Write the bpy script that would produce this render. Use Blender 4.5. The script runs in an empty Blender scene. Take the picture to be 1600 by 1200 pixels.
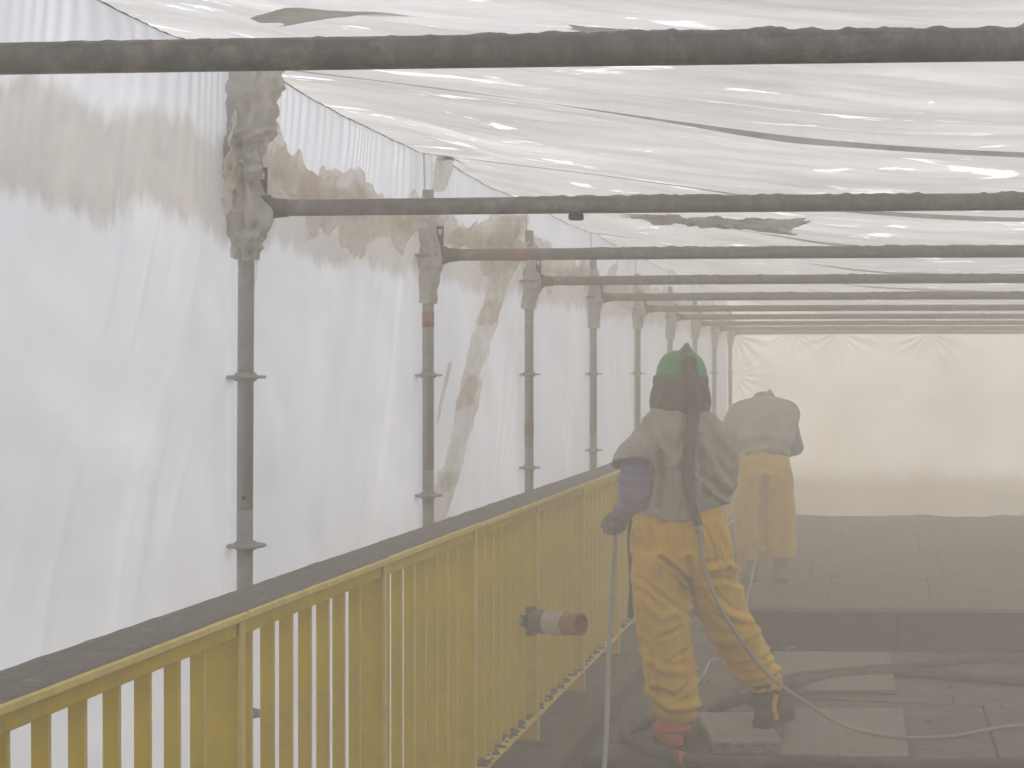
import bpy, math, random
import numpy as np
from mathutils import Vector, Matrix

random.seed(7)
S = bpy.context.scene
COL = S.collection
R = math.radians

# ---------------------------------------------------------------- camera
F, CZ = 2640.0, 1.727
TH = math.atan(575.5 / F)            # the camera looks a little to the left of the bridge axis (+Y)
PH = math.atan(20.0 / F)             # and a touch downwards
cam = bpy.data.objects.new('camera', bpy.data.cameras.new('camera'))
COL.objects.link(cam)
cam.data.sensor_width = 36.0
cam.data.lens = F / 1600 * 36.0
cam.data.clip_start = 0.05
cam.data.clip_end = 300
cam.location = (0, 0, CZ)
cam.rotation_euler = (math.pi / 2 - PH, 0, TH)
S.camera = cam

# ---------------------------------------------------------------- sky, sun, exposure
SUN_EL, SUN_AZ = R(46), R(-6)       # azimuth measured from +Y towards +X
w = bpy.data.worlds.new("World"); S.world = w; w.use_nodes = True
nt = w.node_tree; nt.nodes.clear()
sky = nt.nodes.new('ShaderNodeTexSky'); sky.sky_type = 'NISHITA'; sky.sun_disc = False
sky.sun_elevation = SUN_EL; sky.sun_rotation = SUN_AZ
sky.dust_density = 4.0; sky.air_density = 1.0
bg = nt.nodes.new('ShaderNodeBackground'); bg.inputs[1].default_value = 0.13
wo = nt.nodes.new('ShaderNodeOutputWorld')
nt.links.new(sky.outputs[0], bg.inputs[0]); nt.links.new(bg.outputs[0], wo.inputs[0])
sl = bpy.data.lights.new('sun', 'SUN'); sl.energy = 0.9; sl.angle = R(22); sl.color = (1.0, 0.95, 0.88)
so = bpy.data.objects.new('sun', sl); COL.objects.link(so)
sd = Vector((math.sin(SUN_AZ) * math.cos(SUN_EL), math.cos(SUN_AZ) * math.cos(SUN_EL), math.sin(SUN_EL)))
so.rotation_euler = (-sd).to_track_quat('-Z', 'Y').to_euler(); so.location = sd * 20
S.view_settings.view_transform = 'Standard'; S.view_settings.look = 'None'
S.view_settings.exposure = 1.25; S.view_settings.gamma = 1.0
S.view_settings.use_curve_mapping = False
S.render.engine = 'CYCLES'
cy = S.cycles
cy.max_bounces = 12; cy.diffuse_bounces = 6; cy.glossy_bounces = 3; cy.transmission_bounces = 6
cy.volume_bounces = 4; cy.transparent_max_bounces = 8
cy.use_denoising = True; cy.denoiser = 'OPENIMAGEDENOISE'
cy.sample_clamp_indirect = 6.0; cy.caustics_reflective = False; cy.caustics_refractive = False

HAZE = 0.065

# ---------------------------------------------------------------- helpers
UV_ = Vector((math.cos(TH), math.sin(TH), 0))       # image right, on the ground
VV_ = Vector((-math.sin(TH), math.cos(TH), 0))      # away from the camera, on the ground
FW = Vector((-math.sin(TH) * math.cos(PH), math.cos(TH) * math.cos(PH), -math.sin(PH)))
UPV = UV_.cross(FW)

def at(px, py, d):
    """world point seen at photo pixel (px, py) at distance d along the view axis"""
    return Vector((0, 0, CZ)) + FW * d + UV_ * ((px - 800) / F * d) + UPV * ((600 - py) / F * d)

def fl(px, py, z):
    """point at height z seen at a photo pixel"""
    d = (CZ - z) / ((py - 600) / F * math.cos(PH) + math.sin(PH))
    return at(px, py, d)

def hsh(i, j, k, s):
    n = (i * 374761393 + j * 668265263 + k * 2147483647 + s * 1274126177) & 0xffffffff
    n = ((n ^ (n >> 13)) * 1274126177) & 0xffffffff
    n = ((n ^ (n >> 16)) * 2246822519) & 0xffffffff
    return ((n ^ (n >> 15)) & 0xffffff) / float(0xffffff) * 2 - 1

def vn(x, y, z=0.0, s=0):
    x, y, z = np.broadcast_arrays(np.asarray(x, float), np.asarray(y, float), np.asarray(z, float))
    xi, yi, zi = (np.floor(a).astype(np.int64) for a in (x, y, z))
    f = [a - b for a, b in ((x, xi), (y, yi), (z, zi))]
    f = [a * a * a * (a * (a * 6 - 15) + 10) for a in f]
    r = 0
    for a in (0, 1):
        for b in (0, 1):
            for c in (0, 1):
                wgt = (f[0] if a else 1 - f[0]) * (f[1] if b else 1 - f[1]) * (f[2] if c else 1 - f[2])
                r = r + wgt * hsh(xi + a, yi + b, zi + c, s)
    return r

def fbm(x, y, z=0.0, s=0, o=4):
    r, a = 0, 1.0
    for k in range(o):
        r = r + a * vn(np.asarray(x) * 2 ** k, np.asarray(y) * 2 ** k, np.asarray(z) * 2 ** k, s + 17 * k)
        a *= 0.5
    return r

def ridge(x, y, z=0.0, s=0, o=3):
    r, a = 0, 1.0
    for k in range(o):
        r = r + a * (1 - 2 * np.abs(vn(np.asarray(x) * 2 ** k, np.asarray(y) * 2 ** k, np.asarray(z) * 2 ** k, s + 31 * k)))
        a *= 0.5
    return r

def sm(a, b, x):
    t = np.clip((np.asarray(x, float) - a) / (b - a), 0, 1)
    return t * t * (3 - 2 * t)

class MB:
    def __init__(self):
        self.v, self.f = [], []
    def add(self, v, f):
        n = len(self.v)
        self.v += [tuple(p) for p in v]
        self.f += [tuple(n + i for i in q) for q in f]
        return self
    def box(self, a, b, bev=0.0):
        (x0, y0, z0), (x1, y1, z1) = a, b
        if bev <= 0:
            v = [(x, y, z) for z in (z0, z1) for y in (y0, y1) for x in (x0, x1)]
            return self.add(v, [(0, 2, 3, 1), (4, 5, 7, 6), (0, 1, 5, 4), (2, 6, 7, 3), (0, 4, 6, 2), (1, 3, 7, 5)])
        e = bev
        ring = lambda z, d: [(x0 + e + d, y0 + d, z), (x1 - e - d, y0 + d, z), (x1 - d, y0 + e + d, z), (x1 - d, y1 - e - d, z),
                             (x1 - e - d, y1 - d, z), (x0 + e + d, y1 - d, z), (x0 + d, y1 - e - d, z), (x0 + d, y0 + e + d, z)]
        v = ring(z0, e) + ring(z0 + e, 0) + ring(z1 - e, 0) + ring(z1, e)
        f = [tuple(range(7, -1, -1)), tuple(range(24, 32))]
        for k in range(3):
            for i in range(8):
                j = (i + 1) % 8
                f.append((8 * k + i, 8 * k + j, 8 * k + 8 + j, 8 * k + 8 + i))
        return self.add(v, f)
    def obox(self, c, ax, ay, az, hx, hy, hz, bev=0.0):
        t = MB().box((-hx, -hy, -hz), (hx, hy, hz), bev)
        c = Vector(c)
        return self.add([c + ax * p[0] + ay * p[1] + az * p[2] for p in t.v], t.f)
    def tube(self, pts, rad, n=12, caps=True, rx=None):
        pts = [Vector(p) for p in pts]
        m = len(pts)
        rad = [rad] * m if isinstance(rad, (int, float)) else list(rad)
        tan = [(pts[min(i + 1, m - 1)] - pts[max(i - 1, 0)]).normalized() for i in range(m)]
        ref = Vector((0, 0, 1)) if abs(tan[0].z) < 0.9 else Vector((1, 0, 0))
        nrm = (ref - tan[0] * ref.dot(tan[0])).normalized()
        v, f = [], []
        for i in range(m):
            nrm = (nrm - tan[i] * nrm.dot(tan[i])).normalized()
            bi = tan[i].cross(nrm)
            for k in range(n):
                a = 2 * math.pi * k / n
                r = rad[i] if not callable(rad[i]) else rad[i](a)
                v.append(pts[i] + (nrm * math.cos(a) + bi * math.sin(a)) * r)
        for i in range(m - 1):
            for k in range(n):
                k2 = (k + 1) % n
                f.append((i * n + k, i * n + k2, (i + 1) * n + k2, (i + 1) * n + k))
        if caps:
            f.append(tuple(range(n - 1, -1, -1)))
            f.append(tuple((m - 1) * n + k for k in range(n)))
        return self.add(v, f)
    def capsule(self, a, b, r0, r1, n=14, sx=1.0):
        a, b = Vector(a), Vector(b)
        d = (b - a)
        L = d.length
        d = d.normalized() if L > 1e-6 else Vector((0, 0, 1))
        pts, rr = [], []
        for k in range(5):
            t = math.pi / 2 * (1 - k / 4)
            pts.append(a - d * r0 * math.sin(t)); rr.append(max(r0 * math.cos(t), 1e-4))
        for k in range(5):
            t = math.pi / 2 * k / 4
            pts.append(b + d * r1 * math.sin(t)); rr.append(max(r1 * math.cos(t), 1e-4))
        return self.tube(pts, rr, n)
    def ell(self, c, rx, ry, rz, ax=None, n=20, m=12):
        c = Vector(c)
        ax = ax or (Vector((1, 0, 0)), Vector((0, 1, 0)), Vector((0, 0, 1)))
        v, f = [], []
        for i in range(m + 1):
            t = math.pi * i / m
            for k in range(n):
                a = 2 * math.pi * k / n
                v.append(c + ax[0] * (rx * math.sin(t) * math.cos(a)) + ax[1] * (ry * math.sin(t) * math.sin(a)) + ax[2] * (rz * math.cos(t)))
        for i in range(m):
            for k in range(n):
                k2 = (k + 1) % n
                f.append((i * n + k, (i + 1) * n + k, (i + 1) * n + k2, i * n + k2))
        return self.add(v, f)
    def loft(self, rings, n=28):
        """rings: (centre, a, b, axis_a, axis_b); closed, capped"""
        v, f = [], []
        for (c, a, b, ua, ub) in rings:
            c = Vector(c)
            for k in range(n):
                t = 2 * math.pi * k / n
                v.append(c + ua * (a * math.cos(t)) + ub * (b * math.sin(t)))
        m = len(rings)
        for i in range(m - 1):
            for k in range(n):
                k2 = (k + 1) % n
                f.append((i * n + k, i * n + k2, (i + 1) * n + k2, (i + 1) * n + k))
        f.append(tuple(range(n - 1, -1, -1))); f.append(tuple((m - 1) * n + k for k in range(n)))
        return self.add(v, f)
    def prism(self, prof, d):
        """extrude a polygon (list of Vectors) by vector d"""
        n = len(prof)
        v = [Vector(p) for p in prof] + [Vector(p) + d for p in prof]
        f = [tuple(range(n - 1, -1, -1)), tuple(range(n, 2 * n))] + [(i, (i + 1) % n, n + (i + 1) % n, n + i) for i in range(n)]
        return self.add(v, f)
    def mesh(self, name, smooth=False):
        me = bpy.data.meshes.new(name)
        me.from_pydata(self.v, [], self.f)
        if smooth: me.polygons.foreach_set('use_smooth', [True] * len(me.polygons))
        me.update()
        return me

def catmull(pts, per=10):
    pts = [Vector(p) for p in pts]
    P = [pts[0] * 2 - pts[1]] + pts + [pts[-1] * 2 - pts[-2]]
    out = []
    for i in range(1, len(P) - 2):
        for k in range(per):
            t = k / per
            a, b, c, d = P[i - 1], P[i], P[i + 1], P[i + 2]
            out.append(0.5 * ((2 * b) + (c - a) * t + (2 * a - 5 * b + 4 * c - d) * t * t + (3 * b - a - 3 * c + d) * t ** 3))
    out.append(pts[-1])
    return out

WL = {}
def empty(name, loc, label, cat, group=None):
    o = bpy.data.objects.new(name, None); COL.objects.link(o)
    o.location = loc; o.empty_display_size = 0.1
    WL[o.name] = Vector(loc)
    return tag(o, label, cat, group)
def tag(o, label=None, cat=None, group=None, kind=None):
    if label: o['label'] = label
    if cat: o['category'] = cat
    if group: o['group'] = group
    if kind: o['kind'] = kind
    return o
def obj(name, m, mat, parent=None, smooth=False):
    """link world-space geometry as one object; a child keeps its place under the parent"""
    me = m.mesh(name, smooth) if isinstance(m, MB) else m
    me.materials.append(mat)
    o = bpy.data.objects.new(name, me); COL.objects.link(o)
    if parent:
        base = WL[parent.name]
        me.transform(Matrix.Translation(-base))
        o.parent = parent
        WL[o.name] = base
    else:
        WL[o.name] = Vector((0, 0, 0))
    return o
def inst(src, name, parent, loc):
    """copy of a part under parent, shared mesh, moved by loc (world shift from the source)"""
    o = src.copy(); o.name = name; COL.objects.link(o)
    o.parent = parent
    o.location = loc
    WL[o.name] = WL[parent.name] + Vector(loc)
    return o
def rebase(o):
    """put a top-level mesh's origin at its own base"""
    me = o.data
    co = np.empty(len(me.vertices) * 3); me.vertices.foreach_get('co', co); co = co.reshape(-1, 3)
    b = Vector(((co[:, 0].min() + co[:, 0].max()) / 2, (co[:, 1].min() + co[:, 1].max()) / 2, co[:, 2].min()))
    me.transform(Matrix.Translation(-b)); o.location = b; WL[o.name] = b
    return o

def grid_mesh(name, P, smooth=True, flip=False):
    nu, nv = P.shape[:2]
    idx = np.arange(nu * nv).reshape(nu, nv)
    q = np.stack([idx[:-1, :-1], idx[1:, :-1], idx[1:, 1:], idx[:-1, 1:]], -1).reshape(-1, 4)
    if flip: q = q[:, ::-1]
    me = bpy.data.meshes.new(name)
    me.vertices.add(nu * nv); me.vertices.foreach_set('co', P.reshape(-1).astype(np.float32))
    me.loops.add(q.size); me.loops.foreach_set('vertex_index', q.reshape(-1).astype(np.int32))
    me.polygons.add(len(q))
    me.polygons.foreach_set('loop_start', np.arange(0, q.size, 4, dtype=np.int32))
    me.polygons.foreach_set('loop_total', np.full(len(q), 4, dtype=np.int32))
    me.update(calc_edges=True); me.validate()
    if smooth: me.polygons.foreach_set('use_smooth', [True] * len(me.polygons))
    return me

# ---------------------------------------------------------------- materials
def nn(nt, t, **kw):
    n = nt.nodes.new(t)
    for k, v in kw.items(): setattr(n, k, v)
    return n
def ramp(nt, fac, stops):
    r = nn(nt, 'ShaderNodeValToRGB')
    els = r.color_ramp.elements
    while len(els) < len(stops): els.new(0.5)
    for e, (p, c) in zip(els, stops):
        e.position = p; e.color = (*c, 1) if len(c) == 3 else c
    nt.links.new(fac, r.inputs[0])
    return r.outputs[0]
def noise(nt, scale, detail=5, rough=0.6, stretch=(1, 1, 1), rot=(0, 0, 0), dist=0.0, coord='Object'):
    tc = nn(nt, 'ShaderNodeTexCoord'); mp = nn(nt, 'ShaderNodeMapping')
    mp.inputs['Scale'].default_value = stretch; mp.inputs['Rotation'].default_value = rot
    nt.links.new(tc.outputs[coord], mp.inputs[0])
    n = nn(nt, 'ShaderNodeTexNoise')
    n.inputs['Scale'].default_value = scale; n.inputs['Detail'].default_value = detail
    n.inputs['Roughness'].default_value = rough; n.inputs['Distortion'].default_value = dist
    nt.links.new(mp.outputs[0], n.inputs['Vector'])
    return n.outputs['Fac']
def mixc(nt, fac, a, b):
    m = nn(nt, 'ShaderNodeMix', data_type='RGBA')
    for s, v in ((m.inputs[0], fac), (m.inputs[6], a), (m.inputs[7], b)):
        if hasattr(v, 'links') or isinstance(v, bpy.types.NodeSocket): nt.links.new(v, s)
        else: s.default_value = v if isinstance(v, float) else (*v, 1)
    return m.outputs[2]
def solid(name, c, c2=None, rough=0.6, metal=0.0, scale=14, bump=0.15, bscale=60, stain=None, stretch=(1, 1, 1), stain_scale=6, stain_at=(0.55, 0.7), sheen=0, sub=None):
    m = bpy.data.materials.new(name); m.use_nodes = True
    nt = m.node_tree; b = nt.nodes['Principled BSDF']
    c2 = c2 or tuple(x * 0.72 for x in c)
    col = ramp(nt, noise(nt, scale, 6, 0.65, stretch), [(0.3, c2), (0.7, c)])
    if stain:
        f = ramp(nt, noise(nt, stain_scale, 7, 0.7), [(stain_at[0], (0, 0, 0)), (stain_at[1], (1, 1, 1))])
        col = mixc(nt, f, col, stain)
    nt.links.new(col, b.inputs['Base Color'])
    b.inputs['Roughness'].default_value = rough; b.inputs['Metallic'].default_value = metal
    if sheen: b.inputs['Sheen Weight'].default_value = sheen
    if bump:
        bp = nn(nt, 'ShaderNodeBump'); bp.inputs['Strength'].default_value = bump; bp.inputs['Distance'].default_value = 0.004
        nt.links.new(noise(nt, bscale, 5, 0.6), bp.inputs['Height']); nt.links.new(bp.outputs[0], b.inputs['Normal'])
    return m
def film(name, clean, dusty, tl=0.72, scale=3.0, stretch=(1, 1, 1), rot=(0, 0, 0), lo=0.42, hi=0.62, gloss=0.06, grough=0.3, bump=0.3, bscale=9, bstretch=(1, 1, 1), thin=None, brot=(0, 0, 0), soil=None):
    """translucent plastic film: light comes through it from behind; dust dulls it in patches"""
    m = bpy.data.materials.new(name); m.use_nodes = True
    nt = m.node_tree; nt.nodes.clear()
    out = nn(nt, 'ShaderNodeOutputMaterial')
    col = mixc(nt, ramp(nt, noise(nt, scale, 7, 0.62, stretch, rot, 0.3), [(lo, (0, 0, 0)), (hi, (1, 1, 1))]), clean, dusty)
    if thin:     # scattered patches of nearly white film, cut out by noise
        f = ramp(nt, noise(nt, thin[0], 5, 0.62, thin[1], rot, 1.2), [(thin[2], (0, 0, 0)), (thin[3], (1, 1, 1))])
        col = mixc(nt, f, col, thin[4])
    if soil:     # bands of caked dust with ragged, feathered edges: (z0, z1, edge width, colour)
        for (z0, z1, ew, sc, yf) in soil:
            tc = nn(nt, 'ShaderNodeTexCoord'); sx = nn(nt, 'ShaderNodeSeparateXYZ'); nt.links.new(tc.outputs['Object'], sx.inputs[0])
            a1 = noise(nt, 2.2, 7, 0.72, (1, 1, 0.45)); a2 = noise(nt, 11, 4, 0.6, (1, 1, 0.3))
            def mth(op, a, b_):
                m_ = nn(nt, 'ShaderNodeMath', operation=op)
                for s_, v_ in ((m_.inputs[0], a), (m_.inputs[1], b_)):
                    if isinstance(v_, bpy.types.NodeSocket): nt.links.new(v_, s_)
                    else: s_.default_value = v_
                return m_.outputs[0]
            zz = mth('ADD', sx.outputs[2], mth('ADD', mth('MULTIPLY', mth('SUBTRACT', a1, 0.5), 0.30), mth('MULTIPLY', mth('SUBTRACT', a2, 0.5), 0.10)))
            def mr(v_, f0, f1):
                m_ = nn(nt, 'ShaderNodeMapRange', interpolation_type='SMOOTHSTEP')
                nt.links.new(v_, m_.inputs[0]); m_.inputs[1].default_value = f0; m_.inputs[2].default_value = f1
                return m_.outputs[0]
            f = mth('MULTIPLY', mr(zz, z0 - ew, z0 + ew), mr(zz, z1 + ew, z1 - ew))
            f = mth('MULTIPLY', f, yf)
            scol = ramp(nt, noise(nt, 7, 6, 0.7, dist=0.5), [(0.3, tuple(x * 0.8 for x in sc)), (0.7, sc)])
            col = mixc(nt, f, col, scol)
    d = nn(nt, 'ShaderNodeBsdfDiffuse'); t = nn(nt, 'ShaderNodeBsdfTranslucent'); g = nn(nt, 'ShaderNodeBsdfGlossy')
    g.inputs['Roughness'].default_value = grough; g.inputs['Color'].default_value = (0.9, 0.9, 0.9, 1)
    nt.links.new(col, d.inputs[0]); nt.links.new(col, t.inputs[0])
    bp = nn(nt, 'ShaderNodeBump'); bp.inputs['Strength'].default_value = bump; bp.inputs['Distance'].default_value = 0.02
    nt.links.new(noise(nt, bscale, 6, 0.6, bstretch, brot, 0.4), bp.inputs['Height'])
    for s in (d, t, g): nt.links.new(bp.outputs[0], s.inputs['Normal'])
    m1 = nn(nt, 'ShaderNodeMixShader'); m1.inputs[0].default_value = tl
    nt.links.new(d.outputs[0], m1.inputs[1]); nt.links.new(t.outputs[0], m1.inputs[2])
    m2 = nn(nt, 'ShaderNodeMixShader'); m2.inputs[0].default_value = gloss
    nt.links.new(m1.outputs[0], m2.inputs[1]); nt.links.new(g.outputs[0], m2.inputs[2])
    nt.links.new(m2.outputs[0], out.inputs[0])
    return m

M = {}
M['wall_film'] = film('wall_film', (0.92, 0.935, 0.945), (0.80, 0.805, 0.80), 0.84, 1.2, (1, 1, 0.5), lo=0.4, hi=0.75, bump=0.14, bscale=2.5, bstretch=(1, 1.6, 0.5), brot=(R(18), 0, 0), soil=[(CZ + 0.40, CZ + 0.66, 0.035, (0.69, 0.635, 0.57), 0.88)])
M['roof_film'] = film('roof_film', (0.61, 0.615, 0.59), (0.42, 0.415, 0.385), 0.72, 2.2, (0.35, 1.4, 1), (0, 0, R(-8)), 0.33, 0.68, bump=0.6, bscale=5, bstretch=(0.3, 2.4, 1), brot=(0, 0, R(-8)),
                      thin=(2.7, (0.75, 2.3, 1), 0.605, 0.645, (0.98, 0.98, 0.96)))
M['end_film'] = film('end_film', (0.86, 0.85, 0.82), (0.70, 0.67, 0.62), 0.75, 1.0, lo=0.4, hi=0.7, bump=0.5, bscale=3, soil=[(-2.0, 0.42, 0.16, (0.42, 0.365, 0.30), 0.65)])
M['right_film'] = film('right_film', (0.97, 0.97, 0.96), (0.92, 0.915, 0.90), 0.95, 1.0, lo=0.4, hi=0.7, bump=0.2, bscale=3, gloss=0.02)  # unseen right wall given clearer film to add light on railing and workers
M['dirty_film'] = film('dirty_film', (0.93, 0.88, 0.81), (0.74, 0.67, 0.59), 0.74, 7.0, lo=0.34, hi=0.66, bump=0.6, bscale=22, gloss=0.03)
M['seam_film'] = film('seam_film', (0.94, 0.90, 0.85), (0.80, 0.74, 0.67), 0.76, 6.0, lo=0.34, hi=0.66, bump=0.6, bscale=16, gloss=0.03)
M['wrap_film'] = film('wrap_film', (0.90, 0.86, 0.80), (0.62, 0.57, 0.51), 0.5, 9.0, lo=0.35, hi=0.65, bump=0.5, bscale=30, gloss=0.08)
M['flap_film'] = film('flap_film', (0.66, 0.62, 0.57), (0.48, 0.44, 0.40), 0.6, 6.0, lo=0.35, hi=0.65, bump=0.4, bscale=20, gloss=0.03)
M['tube'] = solid('galvanised_dusty', (0.215, 0.20, 0.178), (0.125, 0.115, 0.103), 0.65, 0.1, 26, 0.5, 70, stain=(0.33, 0.305, 0.275), stain_scale=16, stain_at=(0.5, 0.72))
M['post'] = solid('post_steel', (0.36, 0.34, 0.31), (0.26, 0.245, 0.225), 0.6, 0.15, 14, 0.25, 80, stain=(0.45, 0.42, 0.385), stain_scale=9)
M['dust'] = solid('caked_dust', (0.26, 0.235, 0.205), (0.16, 0.145, 0.125), 0.95, 0, 30, 0.6, 90)
M['grit'] = solid('blast_grit', (0.19, 0.165, 0.135), (0.11, 0.095, 0.078), 0.95, 0, 22, 0.8, 60, stain=(0.21, 0.185, 0.155), stain_scale=9)
M['red'] = solid('red_tape', (0.36, 0.165, 0.125), (0.28, 0.15, 0.12), 0.8)
M['yellow'] = solid('yellow_paint', (0.70, 0.50, 0.010), (0.56, 0.395, 0.010), 0.55, 0, 9, 0.12, 60, stain=(0.38, 0.29, 0.10), stain_scale=5, stain_at=(0.54, 0.8))
M['yellow_lip'] = solid('yellow_paint_dusty_lit', (0.80, 0.63, 0.19), (0.64, 0.49, 0.14), 0.7, 0, 12, 0.2, 60)  # dusty yellow; its paleness also paints side light onto flanges and baluster edges
M['capdust'] = solid('cap_grey', (0.22, 0.205, 0.18), (0.12, 0.11, 0.098), 0.9, 0, 60, 0.8, 140, stain=(0.28, 0.26, 0.23), stain_scale=14)
M['deck'] = solid('deck_steel', (0.145, 0.124, 0.099), (0.07, 0.06, 0.048), 0.85, 0, 7, 0.5, 30, stain=(0.21, 0.183, 0.148), stain_scale=3.5, stain_at=(0.5, 0.75))
M['kerb'] = solid('kerb_concrete', (0.16, 0.142, 0.12), (0.09, 0.08, 0.067), 0.9, 0, 8, 0.6, 40)
M['darksteel'] = solid('dark_steel', (0.06, 0.053, 0.046), (0.035, 0.03, 0.027), 0.75, 0, 10, 0.3, 50)
M['soil'] = solid('soil', (0.12, 0.11, 0.07), None, 0.95, 0, 2, 0.3, 5)
M['trousers'] = solid('ochre_canvas', (0.86, 0.51, 0.015), (0.70, 0.41, 0.015), 0.9, 0, 8, 0.25, 130, stain=(0.40, 0.27, 0.10), stain_scale=6, sheen=0.2)
M['trousers_far'] = M['trousers']
M['cape'] = solid('grey_canvas', (0.45, 0.418, 0.355), (0.32, 0.296, 0.25), 0.92, 0, 9, 0.25, 120, stain=(0.24, 0.22, 0.19), stain_scale=5)
M['capelin'] = solid('cape_lining', (0.10, 0.085, 0.07), None, 0.95)
M['hood'] = solid('brown_hood', (0.165, 0.135, 0.112), (0.12, 0.098, 0.082), 0.9, 0, 12, 0.25, 110)
M['sleeve'] = solid('violet_cotton', (0.29, 0.24, 0.40), (0.21, 0.175, 0.29), 0.9, 0, 9, 0.25, 110, stain=(0.21, 0.185, 0.21), stain_scale=6)
M['violet_dark'] = solid('violet_dark', (0.11, 0.085, 0.10), (0.075, 0.06, 0.075), 0.9)
M['glove'] = solid('dusty_glove', (0.22, 0.20, 0.165), (0.13, 0.118, 0.097), 0.9, 0, 20, 0.4, 110)
M['green'] = solid('green_shell', (0.055, 0.30, 0.10), (0.045, 0.22, 0.08), 0.5, 0, 9, 0.1, 60, stain=(0.14, 0.27, 0.15), stain_scale=6)
M['greendark'] = solid('green_fin', (0.10, 0.22, 0.12), (0.08, 0.16, 0.09), 0.65, 0, 12, 0.15, 60)
M['rubber'] = solid('rubber_hose', (0.095, 0.08, 0.063), (0.045, 0.037, 0.03), 0.8, 0, 16, 0.4, 60, stain=(0.19, 0.16, 0.128), stain_scale=8, stain_at=(0.5, 0.75))
M['ribhose'] = solid('ribbed_hose', (0.125, 0.108, 0.09), (0.085, 0.073, 0.06), 0.75, 0, 20, 0.2, 90)
M['lance'] = solid('pale_blue_hose', (0.42, 0.46, 0.46), (0.33, 0.37, 0.37), 0.6, 0, 14, 0.15, 60, stain=(0.30, 0.29, 0.26), stain_scale=9)
M['airline'] = solid('pale_hose', (0.42, 0.37, 0.31), (0.34, 0.29, 0.24), 0.6, 0, 12, 0.15, 60)
M['white'] = solid('white_plastic', (0.62, 0.61, 0.58), None, 0.6)
M['orange'] = solid('orange_cover', (0.70, 0.13, 0.045), (0.52, 0.09, 0.035), 0.8, 0, 14, 0.3, 70, stain=(0.42, 0.17, 0.10), stain_scale=9)
M['boot'] = solid('boot_leather', (0.10, 0.072, 0.05), (0.06, 0.043, 0.032), 0.8, 0, 14, 0.3, 80)
M['sole'] = solid('boot_sole', (0.055, 0.048, 0.042), None, 0.9)
M['skin'] = solid('skin', (0.45, 0.28, 0.20), None, 0.6)
M['visor'] = solid('visor_glass', (0.03, 0.03, 0.03), None, 0.15, 0, bump=0)
M['case'] = solid('grey_case', (0.38, 0.355, 0.31), (0.26, 0.24, 0.205), 0.75, 0, 14, 0.3, 60, stain=(0.15, 0.135, 0.11), stain_scale=7)
M['board'] = solid('grey_board', (0.29, 0.26, 0.22), (0.20, 0.18, 0.15), 0.9, 0, 6, 0.3, 50, stain=(0.15, 0.13, 0.105), stain_scale=4, stretch=(3, 0.4, 1))
M['pipe'] = solid('orange_pipe', (0.42, 0.17, 0.055), (0.30, 0.12, 0.045), 0.75, 0, 14, 0.25, 60, stain=(0.30, 0.18, 0.10), stain_scale=9)
M['tape'] = solid('masking_tape', (0.56, 0.49, 0.41), (0.44, 0.37, 0.30), 0.85, 0, 16, 0.3, 70)
M['clamp'] = solid('clamp_steel', (0.13, 0.115, 0.10), None, 0.6, 0.3, 20, 0.3, 80)

# ---------------------------------------------------------------- layout of the scaffold
LP = 1.84                                   # the row of posts stands at x = -LP
BAY = 2.07
PY = {k: 4.73 + BAY * k for k in range(-3, 9)}
PY[-1] = 2.32
SK = math.tan(R(8.6))                       # the bridge is skewed: cross tubes run a little away to the right
ZT = CZ + 0.483                             # axis height of cross tubes
TD = Vector((1, SK, 0)).normalized()
YB, YE = PY[-3] - 0.3, PY[8] + 0.12
XR = 2.1
def eave(y):
    y = np.asarray(y, float)
    t = np.mod((y - PY[0]) / BAY, 1.0)
    k = np.floor((y - PY[0]) / BAY)
    return 2.645 + 0.024 * np.exp(-((t - 0.17) / 0.12) ** 2) - 0.014 * np.exp(-((t - 0.62) / 0.2) ** 2) * (0.5 + 0.5 * vn(k * 1.7, k * 0.3 + 5)) + 0.006 * vn(y * 5, 3.3)
def roof_z(x, y):
    dx = np.asarray(x, float) + 1.9
    z = eave(y) * sm(1.6, 0.2, dx) + 2.645 * (1 - sm(1.6, 0.2, dx))
    lin = np.where(dx < 1.6, 0.141 * dx, 0.141 * 1.6 + 0.083 * (1 - np.exp(-(np.maximum(dx, 1.6) - 1.6) / 0.59)))
    ys = np.asarray(y, float) - SK * (np.asarray(x, float) + LP)
    t = np.mod((ys - PY[0]) / BAY, 1.0)
    return z - lin - 0.05 * np.sin(np.pi * t) ** 2 * sm(0.05, 0.7, dx)

# ---------------------------------------------------------------- ground, deck, kerb
g = np.stack(np.meshgrid(np.linspace(-9, 9, 40), np.linspace(-7, 26, 60), indexing='ij'), -1)
gp = np.concatenate([g, (-4.2 + 0.15 * fbm(g[..., 0] * 0.4, g[..., 1] * 0.4))[..., None]], -1)
tag(obj('ground', grid_mesh('ground', gp), M['soil']), 'bare brown soil far below the bridge', kind='structure')

KX = -1.385                                  # inner edge of the kerb
ZD = -0.10                                   # steel deck the workers stand on
YS = 7.92                                    # the deck plate starts here, lower frame before it
b = MB()
b.box((KX, YS, ZD - 0.05), (XR + 0.2, YE + 0.4, ZD - 0.03))
deck = tag(obj('bridge_deck', b, M['darksteel']), kind='structure')
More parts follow.
